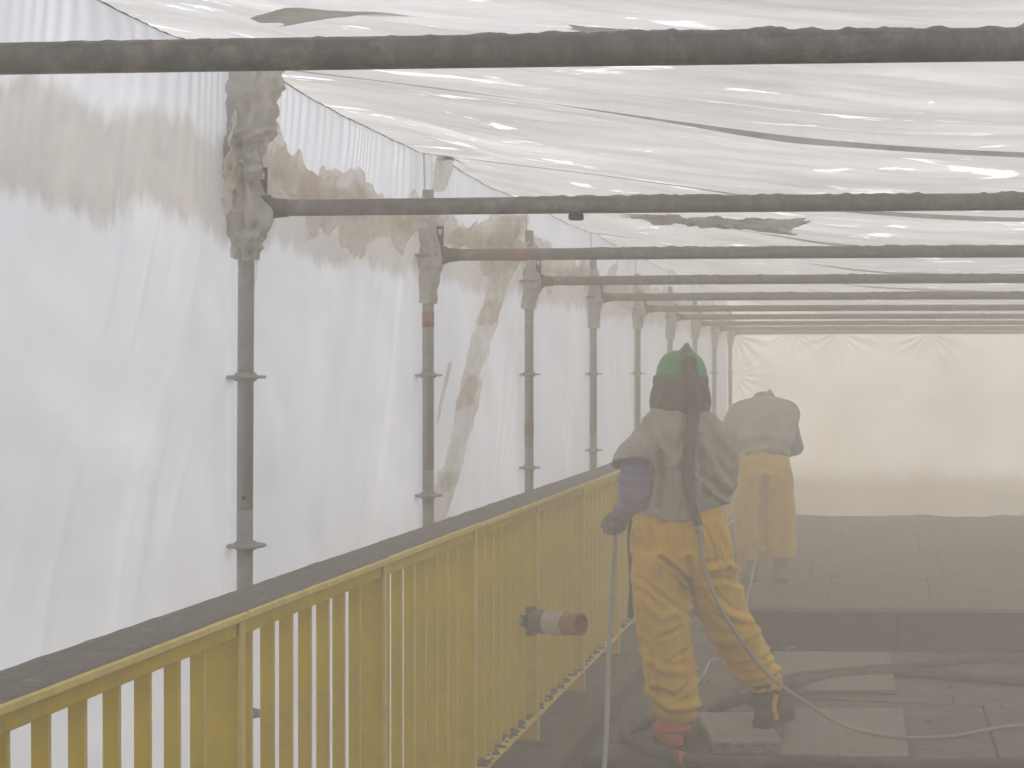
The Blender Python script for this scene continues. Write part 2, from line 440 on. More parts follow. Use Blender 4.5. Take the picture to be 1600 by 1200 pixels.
# plates laid side by side on the deck, gaps between, slightly uneven
pl = 0
ys = np.array([YS, 9.55, 11.3, 13.2, 15.3, 17.4, 19.6, YE + 0.3])
for i in range(len(ys) - 1):
    xs = [KX + 0.012, -0.62 + 0.2 * (i % 2), 0.55 - 0.15 * (i % 2), XR + 0.15]
    for j in range(3):
        dz = random.uniform(-0.004, 0.004)
        q = MB().box((xs[j] + 0.006, ys[i] + 0.006, ZD - 0.026), (xs[j + 1] - 0.006, ys[i + 1] - 0.006, ZD + dz), 0.004)
        obj('deck_plate', q, M['deck'], deck)
b = MB()
b.box((KX, YB, -0.42), (XR + 0.2, YS + 0.3, -0.38))
tag(obj('lower_deck', b, M['darksteel']), kind='structure')
b = MB().box((KX, YS + 0.004, -0.379), (XR + 0.2, YS + 0.07, ZD - 0.056))
tag(obj('deck_edge_beam', b, M['darksteel']), kind='structure')
# kerb with a gritty uneven top, seen as heaps of spent grit
n1, n2 = 60, 900
gx, gy = np.meshgrid(np.linspace(-2.25, KX, n1), np.linspace(YB, YE + 0.3, n2), indexing='ij')
hz = 0.016 * np.maximum(0, fbm(gx * 5, gy * 3.5, 0, 3, 5)) + 0.028 * np.maximum(0, ridge(gx * 3, gy * 2.2, 0, 9, 3) - 0.55) * sm(KX, KX - 0.1, gx)
hz = hz * sm(KX, KX - 0.03, gx) - 0.006 * sm(KX - 0.02, KX, gx)
top = np.stack([gx, gy, hz], -1)
side = np.stack([np.full((2, n2), KX), np.stack([gy[-1], gy[-1]]), np.stack([hz[-1] - 0.03, np.full(n2, -0.45)])], -1)
P = np.concatenate([top, side], 0)
tag(obj('kerb', grid_mesh('kerb', P), M['kerb']), kind='structure')
# spent grit: thousands of small lumps nobody could count
rng = np.random.default_rng(4)
b = MB()
for k in range(1500):
    y = 5.0 + 9.0 * rng.random() ** 1.3; x = -1.40 - 0.30 * rng.random()
    r = 0.004 + 0.014 * rng.random() ** 3
    zc = 0.004
    if k > 1000:
        x = rng.uniform(KX + 0.03, 0.8); y = rng.uniform(YS + 0.05, 13); zc = ZD + 0.002
    v = [(x + r * rng.uniform(.7, 1.3) * math.cos(a), y + r * rng.uniform(.7, 1.3) * math.sin(a), zc) for a in (0.3, 1.6, 2.8, 4.0, 5.3)] + [(x, y, zc + r * rng.uniform(.5, 1.1))]
    b.add(v, [(i, (i + 1) % 5, 5) for i in range(5)])
for k in range(60):
    x, y = (rng.uniform(KX + 0.1, 1.6), rng.uniform(YS + 0.15, 14)) if k > 12 else (rng.uniform(KX + 0.06, KX + 0.25), rng.uniform(YS + 0.1, 12))
    if -1.1 < x < -0.1 and y < 9.2 and k % 3: continue
    a0, b0, h0 = rng.uniform(.06, .22), rng.uniform(.05, .16), rng.uniform(.008, .028)
    if k >= 46:      # drifts banked up along the foot of the end sheet
        x = -1.3 + 0.26 * (k - 46) + rng.uniform(-.06, .06); y = PY[8] + SK * (x + LP) - 0.10
        a0, b0, h0 = rng.uniform(.25, .5), rng.uniform(.3, .6), rng.uniform(.015, .05)
    v, nr = [(x, y, ZD + h0)], 18
    for q in (0.35, 0.7, 1.0):
        for i in range(nr):
            an = 2 * math.pi * i / nr
            rr_ = q * (1 + 0.35 * float(vn(math.cos(an) * 2 + k, math.sin(an) * 2, q, 5)))
            v.append((x + a0 * rr_ * math.cos(an), y + b0 * rr_ * math.sin(an), ZD - 0.004 + h0 * (1 - q ** 1.5) * rng.uniform(.8, 1.15)))
    f = [(0, 1 + i, 1 + (i + 1) % nr) for i in range(nr)]
    for q in range(2):
        f += [(1 + q * nr + i, 1 + (q + 1) * nr + i, 1 + (q + 1) * nr + (i + 1) % nr, 1 + q * nr + (i + 1) % nr) for i in range(nr)]
    b.add(v, f)
tag(obj('spent_grit', b, M['grit']), 'loose spent blasting grit scattered on the kerb and deck', kind='stuff')

# ---------------------------------------------------------------- railing
RY = [3.95 + 1.24 * j for j in range(-4, 15)]
rail = empty('railing', (-1.6, 8, 0), 'long yellow steel railing with flat grey dusty cap along the bridge edge', 'railing')
y0, y1 = RY[0] - 0.6, RY[-1] + 0.3
capx = np.array([-1.530, -1.533, -1.56, -1.60, -1.64, -1.67, -1.695, -1.698])
gy = np.linspace(y0, y1, 700)
CX, CY = np.meshgrid(capx, gy, indexing='ij')
edge = np.array([0, 1, 1, 1, 1, 1, 1, 0])[:, None]
zz = 1.1345 + edge * (0.0015 + 0.0025 * np.maximum(0, fbm(CX * 40, CY * 12, 0, 2, 3)))
zz[0] = 1.129; zz[-1] = 1.129
XX = CX.copy(); XX[1] -= 0.006 * (0.5 + 0.5 * vn(gy * 9, 1.5, 0, 4)) 
obj('dusty_cap', grid_mesh('dusty_cap', np.stack([XX, CY, zz], -1), True, True), M['capdust'], rail)
for j in range(len(RY) + 1):                 # cap rail comes in lengths, a hair of joint between
    a = y0 if j == 0 else RY[j - 1] + 0.002
    c = y1 if j == len(RY) else RY[j] - 0.002
    dz = random.uniform(-0.0015, 0.0015)
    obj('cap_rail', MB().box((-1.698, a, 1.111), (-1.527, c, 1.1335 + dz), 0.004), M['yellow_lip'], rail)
    if 0 < j < len(RY):
        obj('under_rail', MB().box((-1.628, a + 0.016, 1.068), (-1.553, c - 0.016, 1.110), 0.003), M['yellow'], rail)
src = None
for j, y in enumerate(RY):
    if src is None:
        src = obj('post', MB().box((-1.665, y - 0.006, -0.02), (-1.553, y + 0.006, 1.110), 0.002), M['yellow'], rail)
        sfl = obj('flange', MB().box((-1.552, y - 0.018, 0.0), (-1.544, y + 0.018, 1.110), 0.002), M['yellow_lip'], rail)  # paler than the web: side light painted on
        y00 = y
        sbp = obj('base_plate', MB().box((-1.67, y - 0.045, 0.004), (-1.525, y + 0.045, 0.016), 0.003), M['grit'], rail)
    else:
        inst(src, 'post', rail, (0, y - y00, 0)); inst(sbp, 'base_plate', rail, (0, y - y00, 0)); inst(sfl, 'flange', rail, (0, y - y00, 0))
src = None
for j in range(len(RY) - 1):
    for i in range(1, 8):
        y = RY[j] + 1.24 * i / 8
        if src is None:
            src = obj('baluster', MB().box((-1.618, y - 0.0065, 0.131), (-1.5785, y + 0.0065, 1.067), 0.0025), M['yellow'], rail)
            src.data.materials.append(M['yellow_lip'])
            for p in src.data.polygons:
                if p.normal.x > 0.5: p.material_index = 1  # inner edge faces paler, side light put into the colour
            yb0 = y
        else:
            o = inst(src, 'baluster', rail, (random.uniform(-0.0015, 0.0015), y - yb0 + random.uniform(-0.003, 0.003), 0))
for j in range(len(RY) - 1):
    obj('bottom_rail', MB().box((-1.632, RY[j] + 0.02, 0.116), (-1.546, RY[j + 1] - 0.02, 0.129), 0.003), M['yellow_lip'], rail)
b = MB()
for j in range(len(RY) - 1):
    for i in range(0, 8):
        yc = RY[j] + 1.24 * (i + 0.5) / 8
        for q in range(9):
            x = -1.59 + rng.uniform(-0.025, 0.03); y = yc + rng.uniform(-0.065, 0.065)
            r = rng.uniform(0.009, 0.02)
            ang = sorted(rng.uniform(0, 6.28, 7))
            v = [(x + r * rng.uniform(.7, 1.3) * math.cos(a), y + r * 1.4 * rng.uniform(.7, 1.3) * math.sin(a), 0.1305) for a in ang]
            v += [(x + (p[0] - x) * 0.5, y + (p[1] - y) * 0.5, 0.131 + r * rng.uniform(.3, .75)) for p in v]
            b.add(v, [(a, (a + 1) % 7, 7 + (a + 1) % 7, 7 + a) for a in range(7)] + [tuple(range(7, 14))])
tag(obj('grit_clumps', b, M['grit'], rail), kind='stuff')

# ---------------------------------------------------------------- scaffold posts
def disc(z, cx, cy, r=0.061):
    b = MB()
    n = 32
    prof = [(r - 0.003, -0.0045), (r, -0.002), (r, 0.002), (r - 0.003, 0.0045), (0.035, 0.005), (0.031, 0.012), (0.0255, 0.013), (0.0255, -0.013), (0.031, -0.012), (0.035, -0.005)]
    v, f = [], []
    for (rr, dz) in prof:
        for k in range(n):
            a = 2 * math.pi * k / n
            v.append((cx + rr * math.cos(a), cy + rr * math.sin(a), z + dz))
    m = len(prof)
    for i in range(m):
        for k in range(n):
            i2, k2 = (i + 1) % m, (k + 1) % n
            f.append((i * n + k, i * n + k2, i2 * n + k2, i2 * n + k))
    return b.add(v, f)
def crumple(path, rfun, n=40, m=44, seed=0, amp=0.014, freq=26):
    """a sleeve of bunched plastic round a tube; path: two points or more, rfun(t)->radius"""
    pts = catmull(path, max(2, m // (len(path) - 1)))
    m = len(pts)
    b = MB(); P = []
    tan = [(pts[min(i + 1, m - 1)] - pts[max(i - 1, 0)]).normalized() for i in range(m)]
    ref = Vector((1, 0, 0)) if abs(tan[0].x) < 0.8 else Vector((0, 1, 0))
    A = np.zeros((m, n + 1, 3))
    for i in range(m):
        nr = (ref - tan[i] * ref.dot(tan[i])).normalized(); bi = tan[i].cross(nr)
        for k in range(n + 1):
            a = 2 * math.pi * k / n
            A[i, k] = pts[i] + 0 * nr
    t = np.linspace(0, 1, m)[:, None]; a = np.linspace(0, 2 * np.pi, n + 1)[None, :]
    rr = np.array([rfun(x) for x in t[:, 0]])[:, None]
    cx, sx = np.cos(a), np.sin(a)
    Lz = sum((pts[i + 1] - pts[i]).length for i in range(m - 1))
    zl = t * Lz
    d = amp * (ridge(cx * 1.6 + 4, sx * 1.6 + zl * 5, zl * freq * 0.35, seed, 3) * 0.6 + 0.5 * vn(cx * 3, sx * 3, zl * freq, seed + 5))
    rr = rr + d
    for i in range(m):
        nr = (ref - tan[i] * ref.dot(tan[i])).normalized(); bi = tan[i].cross(nr)
        for k in range(n + 1):
            aa = 2 * math.pi * k / n
            A[i, k] = pts[i] + (nr * math.cos(aa) + bi * math.sin(aa)) * max(0.0265, float(rr[i, k % n]))
    return A
ordn = {-1: 'nearest', 0: 'first', 1: 'second', 2: 'third', 3: 'fourth', 4: 'fifth', 5: 'sixth', 6: 'seventh', 7: 'eighth', 8: 'ninth'}
plab = {0: 'grey steel scaffold post closest to the camera, with drilled hole above its lower disc',
        1: 'grey scaffold post with faded red band near its wrapped top, second in the row',
        2: 'grey scaffold post with faint red band between its two discs, third in the row',
        3: 'hazy scaffold post rising behind the railing left of the green helmet, fourth in row',
        4: 'faint scaffold post seen between fourth post and green helmet, fifth in the row',
        5: 'dim wrapped scaffold post directly behind the green helmet, sixth in the row',
        6: 'very faint scaffold post just right of the green helmet crown, seventh in the row',
        7: 'pale scaffold post next to last before the far end sheet, eighth in the row',
        8: 'pale scaffold post at the left edge of the far end sheet'}
for k in range(0, 9):
    y = PY[k]
    c = Vector((-LP, y, 0))
    t = empty('scaffold_post', c, plab[k], 'scaffold post', 'upright scaffold posts along the left side')
    top = ZT + 0.27 if k else float(eave(y)) - 0.02
    lean = 0.006 if k == 0 else 0.0
    zj = 1.727 - 0.41
    obj('tube', MB().tube([(-LP - lean, y, 0.0), (-LP - lean * 0.5, y, zj - 0.001)], 0.0243, 20), M['post'], t, True)
    obj('tube', MB().tube([(-LP - lean * 0.5, y, zj + 0.001), (-LP + lean, y, top)], 0.0241, 20), M['post'], t, True)
    src = None
    for q in range(5):
        z = ZT - 0.5 * q
        b = disc(z, -LP, y)
        obj('rosette', b, M['post'], t, False)
    if k == 0:
        obj('bolt', MB().tube([(-LP, y - 0.02, zj + 0.035), (-LP + 0.004, y - 0.0275, zj + 0.035)], 0.0055, 10), M['darksteel'], t)
    if k in (1, 2):
        zb = CZ + (0.215 if k == 1 else -0.31)
        obj('tape_band', MB().tube([(-LP, y, zb - 0.032), (-LP, y, zb + 0.032)], 0.0252, 20), M['red'], t, True)
    sd_ = 11 * k + 3
    A = crumple([(-LP + 0.0, y, ZT - 0.15 - 0.05 * (k % 2)), (-LP + 0.010, y - 0.01, ZT - 0.07), (-LP + 0.018, y - 0.012, ZT - 0.01), (-LP + 0.0, y - 0.005, ZT + 0.10), (-LP - 0.01, y, ZT + 0.18)],
                lambda s: 0.029 + (0.034 if k == 0 else 0.016) * math.exp(-((s - 0.42) / 0.16) ** 2) + (0.010 if k == 0 else 0.004) * math.exp(-((s - 0.85) / 0.15) ** 2), seed=sd_, amp=0.026 if k == 0 else 0.016, m=60)
    obj('sheet_wrap', grid_mesh('sheet_wrap', A), M['wrap_film'], t)
    if k == 0:
        A = crumple([(-LP - 0.005, y - 0.01, ZT + 0.08), (-LP + 0.012, y - 0.005, ZT + 0.24), (-LP + 0.05, y, top + 0.02)], lambda s: 0.040 + 0.016 * s, seed=9, amp=0.032, m=60)
        obj('sheet_wrap', grid_mesh('sheet_wrap', A), M['wrap_film'], t)

# ---------------------------------------------------------------- cross tubes
tlab = {-1: 'thick dark scaffold tube spanning the top of the view, caked with dust, nearest to camera',
        0: 'scaffold tube overhead with a small dark lug beneath, second from the camera',
        1: 'overhead scaffold tube with faint reddish band, third from the camera',
        2: 'overhead scaffold tube with upright wedge at its post, fourth from the camera',
        3: 'hazy overhead scaffold tube, fifth from the camera, its end above the fourth post',
        4: 'hazy overhead scaffold tube, sixth from the camera, its end above the fifth post',
        5: 'pale overhead scaffold tube, seventh from the camera, ending above green helmet',
        6: 'pale overhead scaffold tube, eighth from the camera, merging into haze',
        7: 'faint overhead scaffold tube next to last before the end sheet',
        8: 'faint overhead scaffold tube along the top of the far end sheet'}
for k in range(-1, 9):
    y = PY[k]
    p0 = Vector((-LP, y, ZT)) + TD * 0.075
    p1 = Vector((-LP, y, ZT)) + TD * ((XR + LP) / TD.x - 0.06)
    t = empty('scaffold_tube', p0, tlab[k], 'scaffold tube', 'scaffold tubes crossing overhead')
    m = 40
    pts = [p0 + (p1 - p0) * (i / m) + Vector((0, 0, 0.004 * math.sin(math.pi * i / m))) for i in range(m + 1)]
    obj('tube', MB().tube(pts, 0.0242, 24), M['tube'], t, True)
    h = MB()
    side = Vector((-TD.y, TD.x, 0)); up = Vector((0, 0, 1))
    base = Vector((-LP, y, ZT))
    h.obox(base + TD * 0.062, TD, side, up, 0.022, 0.024, 0.036, 0.006)
    h.tube([base + TD * 0.075, base + TD * 0.13], [0.031, 0.0262], 20)
    wh = obj('wedge_head', h, M['clamp'], t)
    wd = MB()
    q = base + TD * 0.050 + up * 0.05
    a, c2 = TD * 0.016, TD * 0.020
    # wedge with an eye near its top
    o_, i_ = [], []
    for (s_, z_) in ((-1, -0.09), (1, -0.09), (1.25, 0.07), (-1.25, 0.07)): o_.append(q + TD * (0.013 * s_) + up * z_)
    for (s_, z_) in ((-0.6, 0.035), (0.6, 0.035), (0.7, 0.058), (-0.7, 0.058)): i_.append(q + TD * (0.013 * s_) + up * z_)
    o2 = [o_[0], o_[1], o_[1] + (o_[2] - o_[1]) * 0.78, o_[2], o_[3], o_[0] + (o_[3] - o_[0]) * 0.78]
    V = []
    for d_ in (-0.004, 0.004): V += [p + side * d_ for p in o2] + [p + side * d_ for p in i_]
    Fq = []
    for s0 in (0, 10):
        Fq += [(s0 + 0, s0 + 1, s0 + 2, s0 + 5), (s0 + 5, s0 + 2, s0 + 7, s0 + 6), (s0 + 2, s0 + 3, s0 + 8, s0 + 7), (s0 + 3, s0 + 4, s0 + 9, s0 + 8), (s0 + 4, s0 + 5, s0 + 6, s0 + 9)]
    for i in range(6): Fq.append((i, (i + 1) % 6, 10 + (i + 1) % 6, 10 + i))
    for i in range(4): Fq.append((6 + i, 6 + (i + 1) % 4, 16 + (i + 1) % 4, 16 + i))
    obj('wedge', MB().add(V, Fq), M['clamp'], wh)
    if k == 0:      # small lug under the tube
        c0 = base + TD * 1.0
        c0 = base + TD * 0.98
        obj('lug', MB().obox(c0 - up * 0.031, TD, side, up, 0.022, 0.02, 0.0095, 0.004), M['darksteel'], t)
    if k == 1:
        c0 = base + TD * 0.38
        obj('tape_band', MB().tube([c0 - TD * 0.032, c0 + TD * 0.032], 0.0252, 20), M['red'], t, True)
    if k <= 3:      # crust of dust along the top of the tube
        L = (p1 - p0).length
        nu = int(L / (0.006 if k < 1 else 0.012)); nv = 9
        tt = np.linspace(0, 1, nu)[:, None]; a = np.linspace(-1.15, 1.15, nv)[None, :]
        s_ = tt * L
        hgt = 0.0248 + (0.0014 + 0.0042 * np.maximum(0, fbm(s_ * 38, a * 1.5 + k * 9, 0, 40 + k, 5) * 0.8 + 0.9 * vn(s_ * 5, k * 3.3) + 0.05)) * np.exp(-(a / 0.75) ** 2) * sm(0.25, 0.9, s_) - 0.004 * (np.abs(a) > 1.1)
        cen = np.array([p0 + (p1 - p0) * float(x) + Vector((0, 0, 0.004 * math.sin(math.pi * float(x)))) for x in tt[:, 0]])[:, None, :]
        P = cen + hgt[..., None] * (np.sin(a)[..., None] * np.array(side) + np.cos(a)[..., None] * np.array(up))
        obj('dust_crust', grid_mesh('dust_crust', P, True, True), M['dust'] if k > 0 else M['tube'], t)

# ---------------------------------------------------------------- plastic sheeting
sheet = empty('plastic_sheeting', (-LP - 0.05, 10, 0), 'translucent white plastic sheeting enclosing the scaffold as walls and roof', 'plastic sheeting')
XW = -LP - 0.045
def wall_x(y, z, k):
    """inner face of the wall sheet in bay k"""
    t = (y - PY[k]) / (PY[k + 1] - PY[k]) if k < 8 else 0 * y
    e = eave(y)
    zt = e - z
    x = XW - 0.045 * np.sin(np.pi * np.clip(t, 0, 1)) ** 1.0 * sm(0, 0.5, zt) * sm(2.9, 1.2, zt)
    ph = t * 30 + 1.4 * vn(t * 7, k * 3.1, 0, 5) + 0.3 * zt
    pleat = np.sin(2 * np.pi * ph) * (0.55 + 0.45 * vn(t * 9, k + 0.5, 0, 8))
    x = x + 0.0055 * pleat * np.exp(-zt / 0.17) * sm(0.0, 0.03, zt) * sm(0, 0.05, t) * sm(1, 0.95, t)
    dg = t * 5.5 - z * 1.15 + 0.35 * vn(t * 3, z * 1.5, k, 2)     # slack folds hanging obliquely from the posts
    fold = np.maximum(0, ridge(dg * 1.3, z * 0.35, k * 7, 21, 2) - 0.5)
    x = x + 0.009 * fold * sm(0.15, 0.9, t) * sm(1.0, 0.96, t) * sm(0.25, 0.6, zt)
    x = x + 0.008 * fbm(t * 3, z * 2, k * 5, 13, 3) * sm(0, 0.06, t) * sm(1, 0.94, t)
    return x
for k in range(-3, 8):
    n = 230 if -1 <= k <= 2 else 110
    yy = np.linspace(PY[k], PY[k + 1], n)
    m = 190 if -1 <= k <= 2 else 110
    v = np.linspace(0, 1, m)[None, :] ** 1.0
    Y = np.repeat(yy[:, None], m, 1)
    Z = -0.35 + (eave(Y) + 0.35) * v
    X = wall_x(Y, Z, k)
    obj('wall_sheet', grid_mesh('wall_sheet', np.stack([X, Y, Z], -1)), M['wall_film'], sheet)
for k in range(-3, 8):
    n = 120 if -1 <= k <= 1 else 70
    yy = np.linspace(PY[k], PY[k + 1], n)
    xx = np.linspace(XW, XR, 150)
    X, Y = np.meshgrid(xx, yy, indexing='ij')
    Ys = Y + SK * (X + LP)
    Z = roof_z(X, Ys)
    dx = X - XW
    wr = np.sin(2 * np.pi * (Y * 13 + 0.9 * vn(Y * 5, dx * 1.5, 0, 6))) * np.exp(-dx / 0.18) * 0.004 * sm(0, 0.03, dx)
    wr = wr + 0.010 * (ridge(dx * 0.9 + Y * 0.5, Y * 5.5, k, 61, 3) - 0.4) * sm(0.1, 0.6, dx) + 0.012 * fbm(dx * 1.2, Y * 2, k, 4, 3) * sm(0, 0.4, dx)
    win = np.clip(np.sin(np.pi * np.clip((Y - PY[k]) / (PY[k + 1] - PY[k]), 0, 1)) * 6, 0, 1)
    Z = Z + wr * win
    X = X + 0 * Z
    X[0] = wall_x(Y[0], eave(Y[0]), k)
    Ys[0] = Y[0]
    obj('roof_sheet', grid_mesh('roof_sheet', np.stack([X, Ys, Z], -1), True, True), M['roof_film'], sheet)
# right wall and the sheet behind the camera close the tunnel
X, Z = np.full((160, 30), XR + 0.0), None
yy, zz = np.meshgrid(np.linspace(YB, YE + 0.9, 160), np.linspace(0, 1, 30), indexing='ij')
zt = roof_z(np.full_like(yy, XR), yy)
obj('wall_sheet', grid_mesh('wall_sheet', np.stack([XR + 0.01 + 0.02 * fbm(yy * 2, zz * 3, 0, 8), yy, -0.42 + (zt + 0.42) * zz], -1)), M['right_film'], sheet)
xx, zz = np.meshgrid(np.linspace(XW - 0.03, XR + 0.05, 60), np.linspace(0, 1, 40), indexing='ij')
ye = PY[-3] + SK * (xx + LP)
zt = roof_z(xx, ye) + 0.02
obj('end_sheet', grid_mesh('end_sheet', np.stack([xx, ye + 0.02 * fbm(xx * 2, zz * 3, 0, 18), -0.42 + (zt + 0.42) * zz], -1)), M['end_film'], sheet)
# far end sheet with tension folds fanning out from its ties
n = 220
xx, zz = np.meshgrid(np.linspace(XW - 0.03, XR + 0.05, n), np.linspace(0, 1, 160), indexing='ij')
ye = PY[8] + 0.07 + SK * (xx + LP)
zt = roof_z(xx, ye - 0.07) + 0.02
zz = -0.2 + (zt + 0.2) * zz
d = 0.03 * fbm(xx * 1.1, zz * 1.1, 0, 19, 3)
for (tx, tz, rad) in ((-LP + 0.05, ZT - 0.02, 0.9), (-LP + 0.05, CZ - 0.06, 0.55), (-0.5, ZT, 0.8), (0.6, ZT, 0.8), (-1.1, ZT, 0.5)):
    an = np.arctan2(zz - tz, xx - tx); r = np.hypot(xx - tx, zz - tz)
    d += 0.016 * np.sin(an * 17 + 1.5 * vn(an * 4, tx * 9, 0, 3)) * np.exp(-(r / (rad * 0.5)) ** 2) * sm(0.02, 0.12, r)
obj('end_sheet', grid_mesh('end_sheet', np.stack([xx, ye + d, zz], -1), True), M['end_film'], sheet)
# cord along the eave
for k in range(-1, 8):
    pts = []
    for i in range(40):
        y = PY[k] + (PY[k + 1] - PY[k]) * i / 39
        pts.append((float(wall_x(np.array(y), eave(y), k)) + 0.006, y, float(eave(y)) - 0.004))
    obj('eave_cord', MB().tube(pts, 0.0028, 6), M['tube'], sheet, True)
# seams of the roof sheet hang as folds that get deeper towards the right
for k in range(0, 9):
    nu = 120
    xx = np.linspace(XW + 0.02, XR - 0.05, nu)[:, None]; v = np.linspace(0, 1, 5)[None, :]
    yy = PY[k] + SK * (xx + LP) + 0.006 * vn(xx * 3, k * 2.2)
    dep = (0.004 + 0.021 * sm(0.9, 1.9, xx - XW)) * (0.8 + 0.25 * vn(xx * 3, k * 1.3, 0, 77))
    Z = roof_z(xx, yy) - 0.004 - dep * v + 0.0 * xx
    Yq = yy + 0.010 * v * vn(xx * 4, k * 1.1, 0, 5) - 0.004 * v
    obj('roof_seam', grid_mesh('roof_seam', np.stack([xx + 0 * v, Yq, Z], -1)), M['flap_film'], sheet)

# dirty crumpled strips taped round the inside just above and below the tubes
def band(k, zlo, zhi, seed, off, mat, t0=0.0, t1=1.0, jl=0.05, jh=0.07):
    n, m = (300, 70) if k < 2 else (150, 44)
    t = np.linspace(t0, t1, n)[:, None]; v = np.linspace(0, 1, m)[None, :]
    y = PY[k] + (PY[k + 1] - PY[k]) * t
    lo = zlo + jl * fbm(t * 7, seed * 1.7, 0, seed, 5) + 0.02 * np.maximum(0, ridge(t * 22, 0.3, 0, seed, 2) - 0.4)
    hi = zhi + jh * fbm(t * 6, seed * 2.9, 0, seed + 3, 5) + 0.025 * (np.abs(vn(t * 26, 1.1, 0, seed + 4)) - 0.3)
    z = lo + (hi - lo) * v
    yv = y + 0.015 * vn(t * 30, v * 8, 0, seed + 6)
    x0 = wall_x(np.clip(yv, PY[k], PY[k + 1]), np.minimum(z, eave(y) - 0.001), k)
    cr = 0.024 * (0.55 + 0.45 * ridge(t * 11, z * 9, 0, seed + 9, 4)) + 0.018 * np.maximum(0, vn(t * 8, z * 6, 0, seed + 12))
    loose = sm(0.75, 1.0, v) * np.maximum(0, vn(t * 10, 4.4, 0, seed + 15)) * 0.05
    x = x0 + off + np.maximum(cr, 0.002) + loose
    P = np.stack([x + 0 * t, yv + 0 * z, z], -1)
    return grid_mesh('dirty_strip', P)
for k in range(0, 8):
    obj('dirty_strip', band(k, CZ + 0.52, CZ + 0.70, 100 + 7 * k, 0.006, M['dirty_film'], jl=0.09), M['dirty_film'], sheet)
    obj('dirty_strip', band(k, CZ + 0.56, CZ + 0.64, 160 + 7 * k, 0.022, M['dirty_film'], 0.05, 0.97, 0.05, 0.10), M['dirty_film'], sheet)

def patch(p00, p10, p11, p01, nu, nv, seed, amp=0.01, jag=0.12, sag=0.0, curl=0.0):
    """torn piece of sheet between four corners, edges ragged, surface crumpled"""
    C = [np.array(p) for p in (p00, p10, p11, p01)]
    u = np.linspace(0, 1, nu)[:, None]; v = np.linspace(0, 1, nv)[None, :]
    vj = v + jag * ((1 - v) * fbm(u * 5, 0.3, 0, seed, 4) * 0.6 + v * fbm(u * 5, 7.3, 0, seed + 1, 4) * 0.6)
    uj = u + 0.3 * jag * fbm(v * 4, 2.2, 0, seed + 2, 3) * (1 - 2 * u) * (np.abs(u - 0.5) > 0.3)
    u_, v_ = uj[..., None], vj[..., None]
    P = C[0] * (1 - u_) * (1 - v_) + C[1] * u_ * (1 - v_) + C[2] * u_ * v_ + C[3] * (1 - u_) * v_
    nrm = np.cross(C[1] - C[0], C[3] - C[0]); L = np.linalg.norm(nrm); nrm = nrm / (L + 1e-9)
    lu = np.linalg.norm(C[1] - C[0]); lv = np.linalg.norm(C[3] - C[0])
    d = amp * (ridge(u * lu * 12, v * lv * 12, 0, seed + 4, 4) * 0.6 + 0.4 * fbm(u * lu * 5, v * lv * 5, 0, seed + 5, 3))
    P = P + d[..., None] * nrm
    P[..., 2] -= sag * np.sin(np.pi * u) * np.sin(np.pi * v) + curl * (v ** 2) * np.sin(np.pi * u * 3) 
    return P
# hanging scraps under the roof
def scrap(name, px, seed, amp, jag, mat, nu=60, nv=24, **kw):
    return obj(name, grid_mesh(name, patch(*[at(*p) for p in px], nu, nv, seed, amp, jag, **kw)), mat, sheet)
scrap('torn_flap', [(388, 28, 3.62), (445, 40, 3.52), (655, 15, 3.55), (490, 5, 3.72)], 301, 0.004, 0.10, M['flap_film'])
scrap('torn_flap', [(887, 46, 3.42), (893, 38, 3.46), (1035, 50, 3.30), (1015, 57, 3.28)], 302, 0.003, 0.1, M['flap_film'])
scrap('torn_flap', [(985, 336, 7.4), (985, 345, 7.35), (1110, 352, 7.3), (1105, 338, 7.4)], 303, 0.02, 0.5, M['flap_film'])
scrap('torn_flap', [(1095, 340, 7.35), (1090, 352, 7.3), (1215, 366, 7.1), (1215, 345, 7.2)], 304, 0.025, 0.5, M['flap_film'])
scrap('torn_flap', [(1195, 345, 7.1), (1222, 368, 7.05), (1262, 352, 7.0), (1260, 342, 7.05)], 305, 0.02, 0.4, M['wall_film'])
# beige strip slanting up from the first node to the eave, and the knot at the second eave tie
def wallpt(px, py, off):
    """point on the left sheet seen at a photo pixel, moved off it into the tunnel"""
    for d in np.linspace(2.0, 24, 900):
        p = at(px, py, d)
        if p.x < XW + off: return p
    return p
def wscrap(name, px, seed, amp, jag, mat, off=0.04, nu=50, nv=30):
    return obj(name, grid_mesh(name, patch(*[wallpt(p[0], p[1], off) for p in px], nu, nv, seed, amp, jag)), mat, sheet)
wscrap('torn_flap', [(392, 112), (352, 300), (392, 262), (436, 112)], 311, 0.02, 0.18, M['dirty_film'], 0.05, 80, 30)
wscrap('torn_flap', [(352, 180), (349, 330), (372, 330), (382, 180)], 312, 0.02, 0.25, M['dirty_film'], 0.03, 60, 20)
wscrap('torn_flap', [(682, 246), (676, 300), (697, 298), (712, 246)], 313, 0.012, 0.15, M['dirty_film'], 0.05)
wscrap('torn_flap', [(690, 242), (688, 250), (735, 252), (740, 247)], 314, 0.012, 0.4, M['flap_film'], 0.07)
wscrap('torn_flap', [(785, 335), (752, 400), (790, 392), (826, 340)], 315, 0.015, 0.15, M['dirty_film'], 0.06)
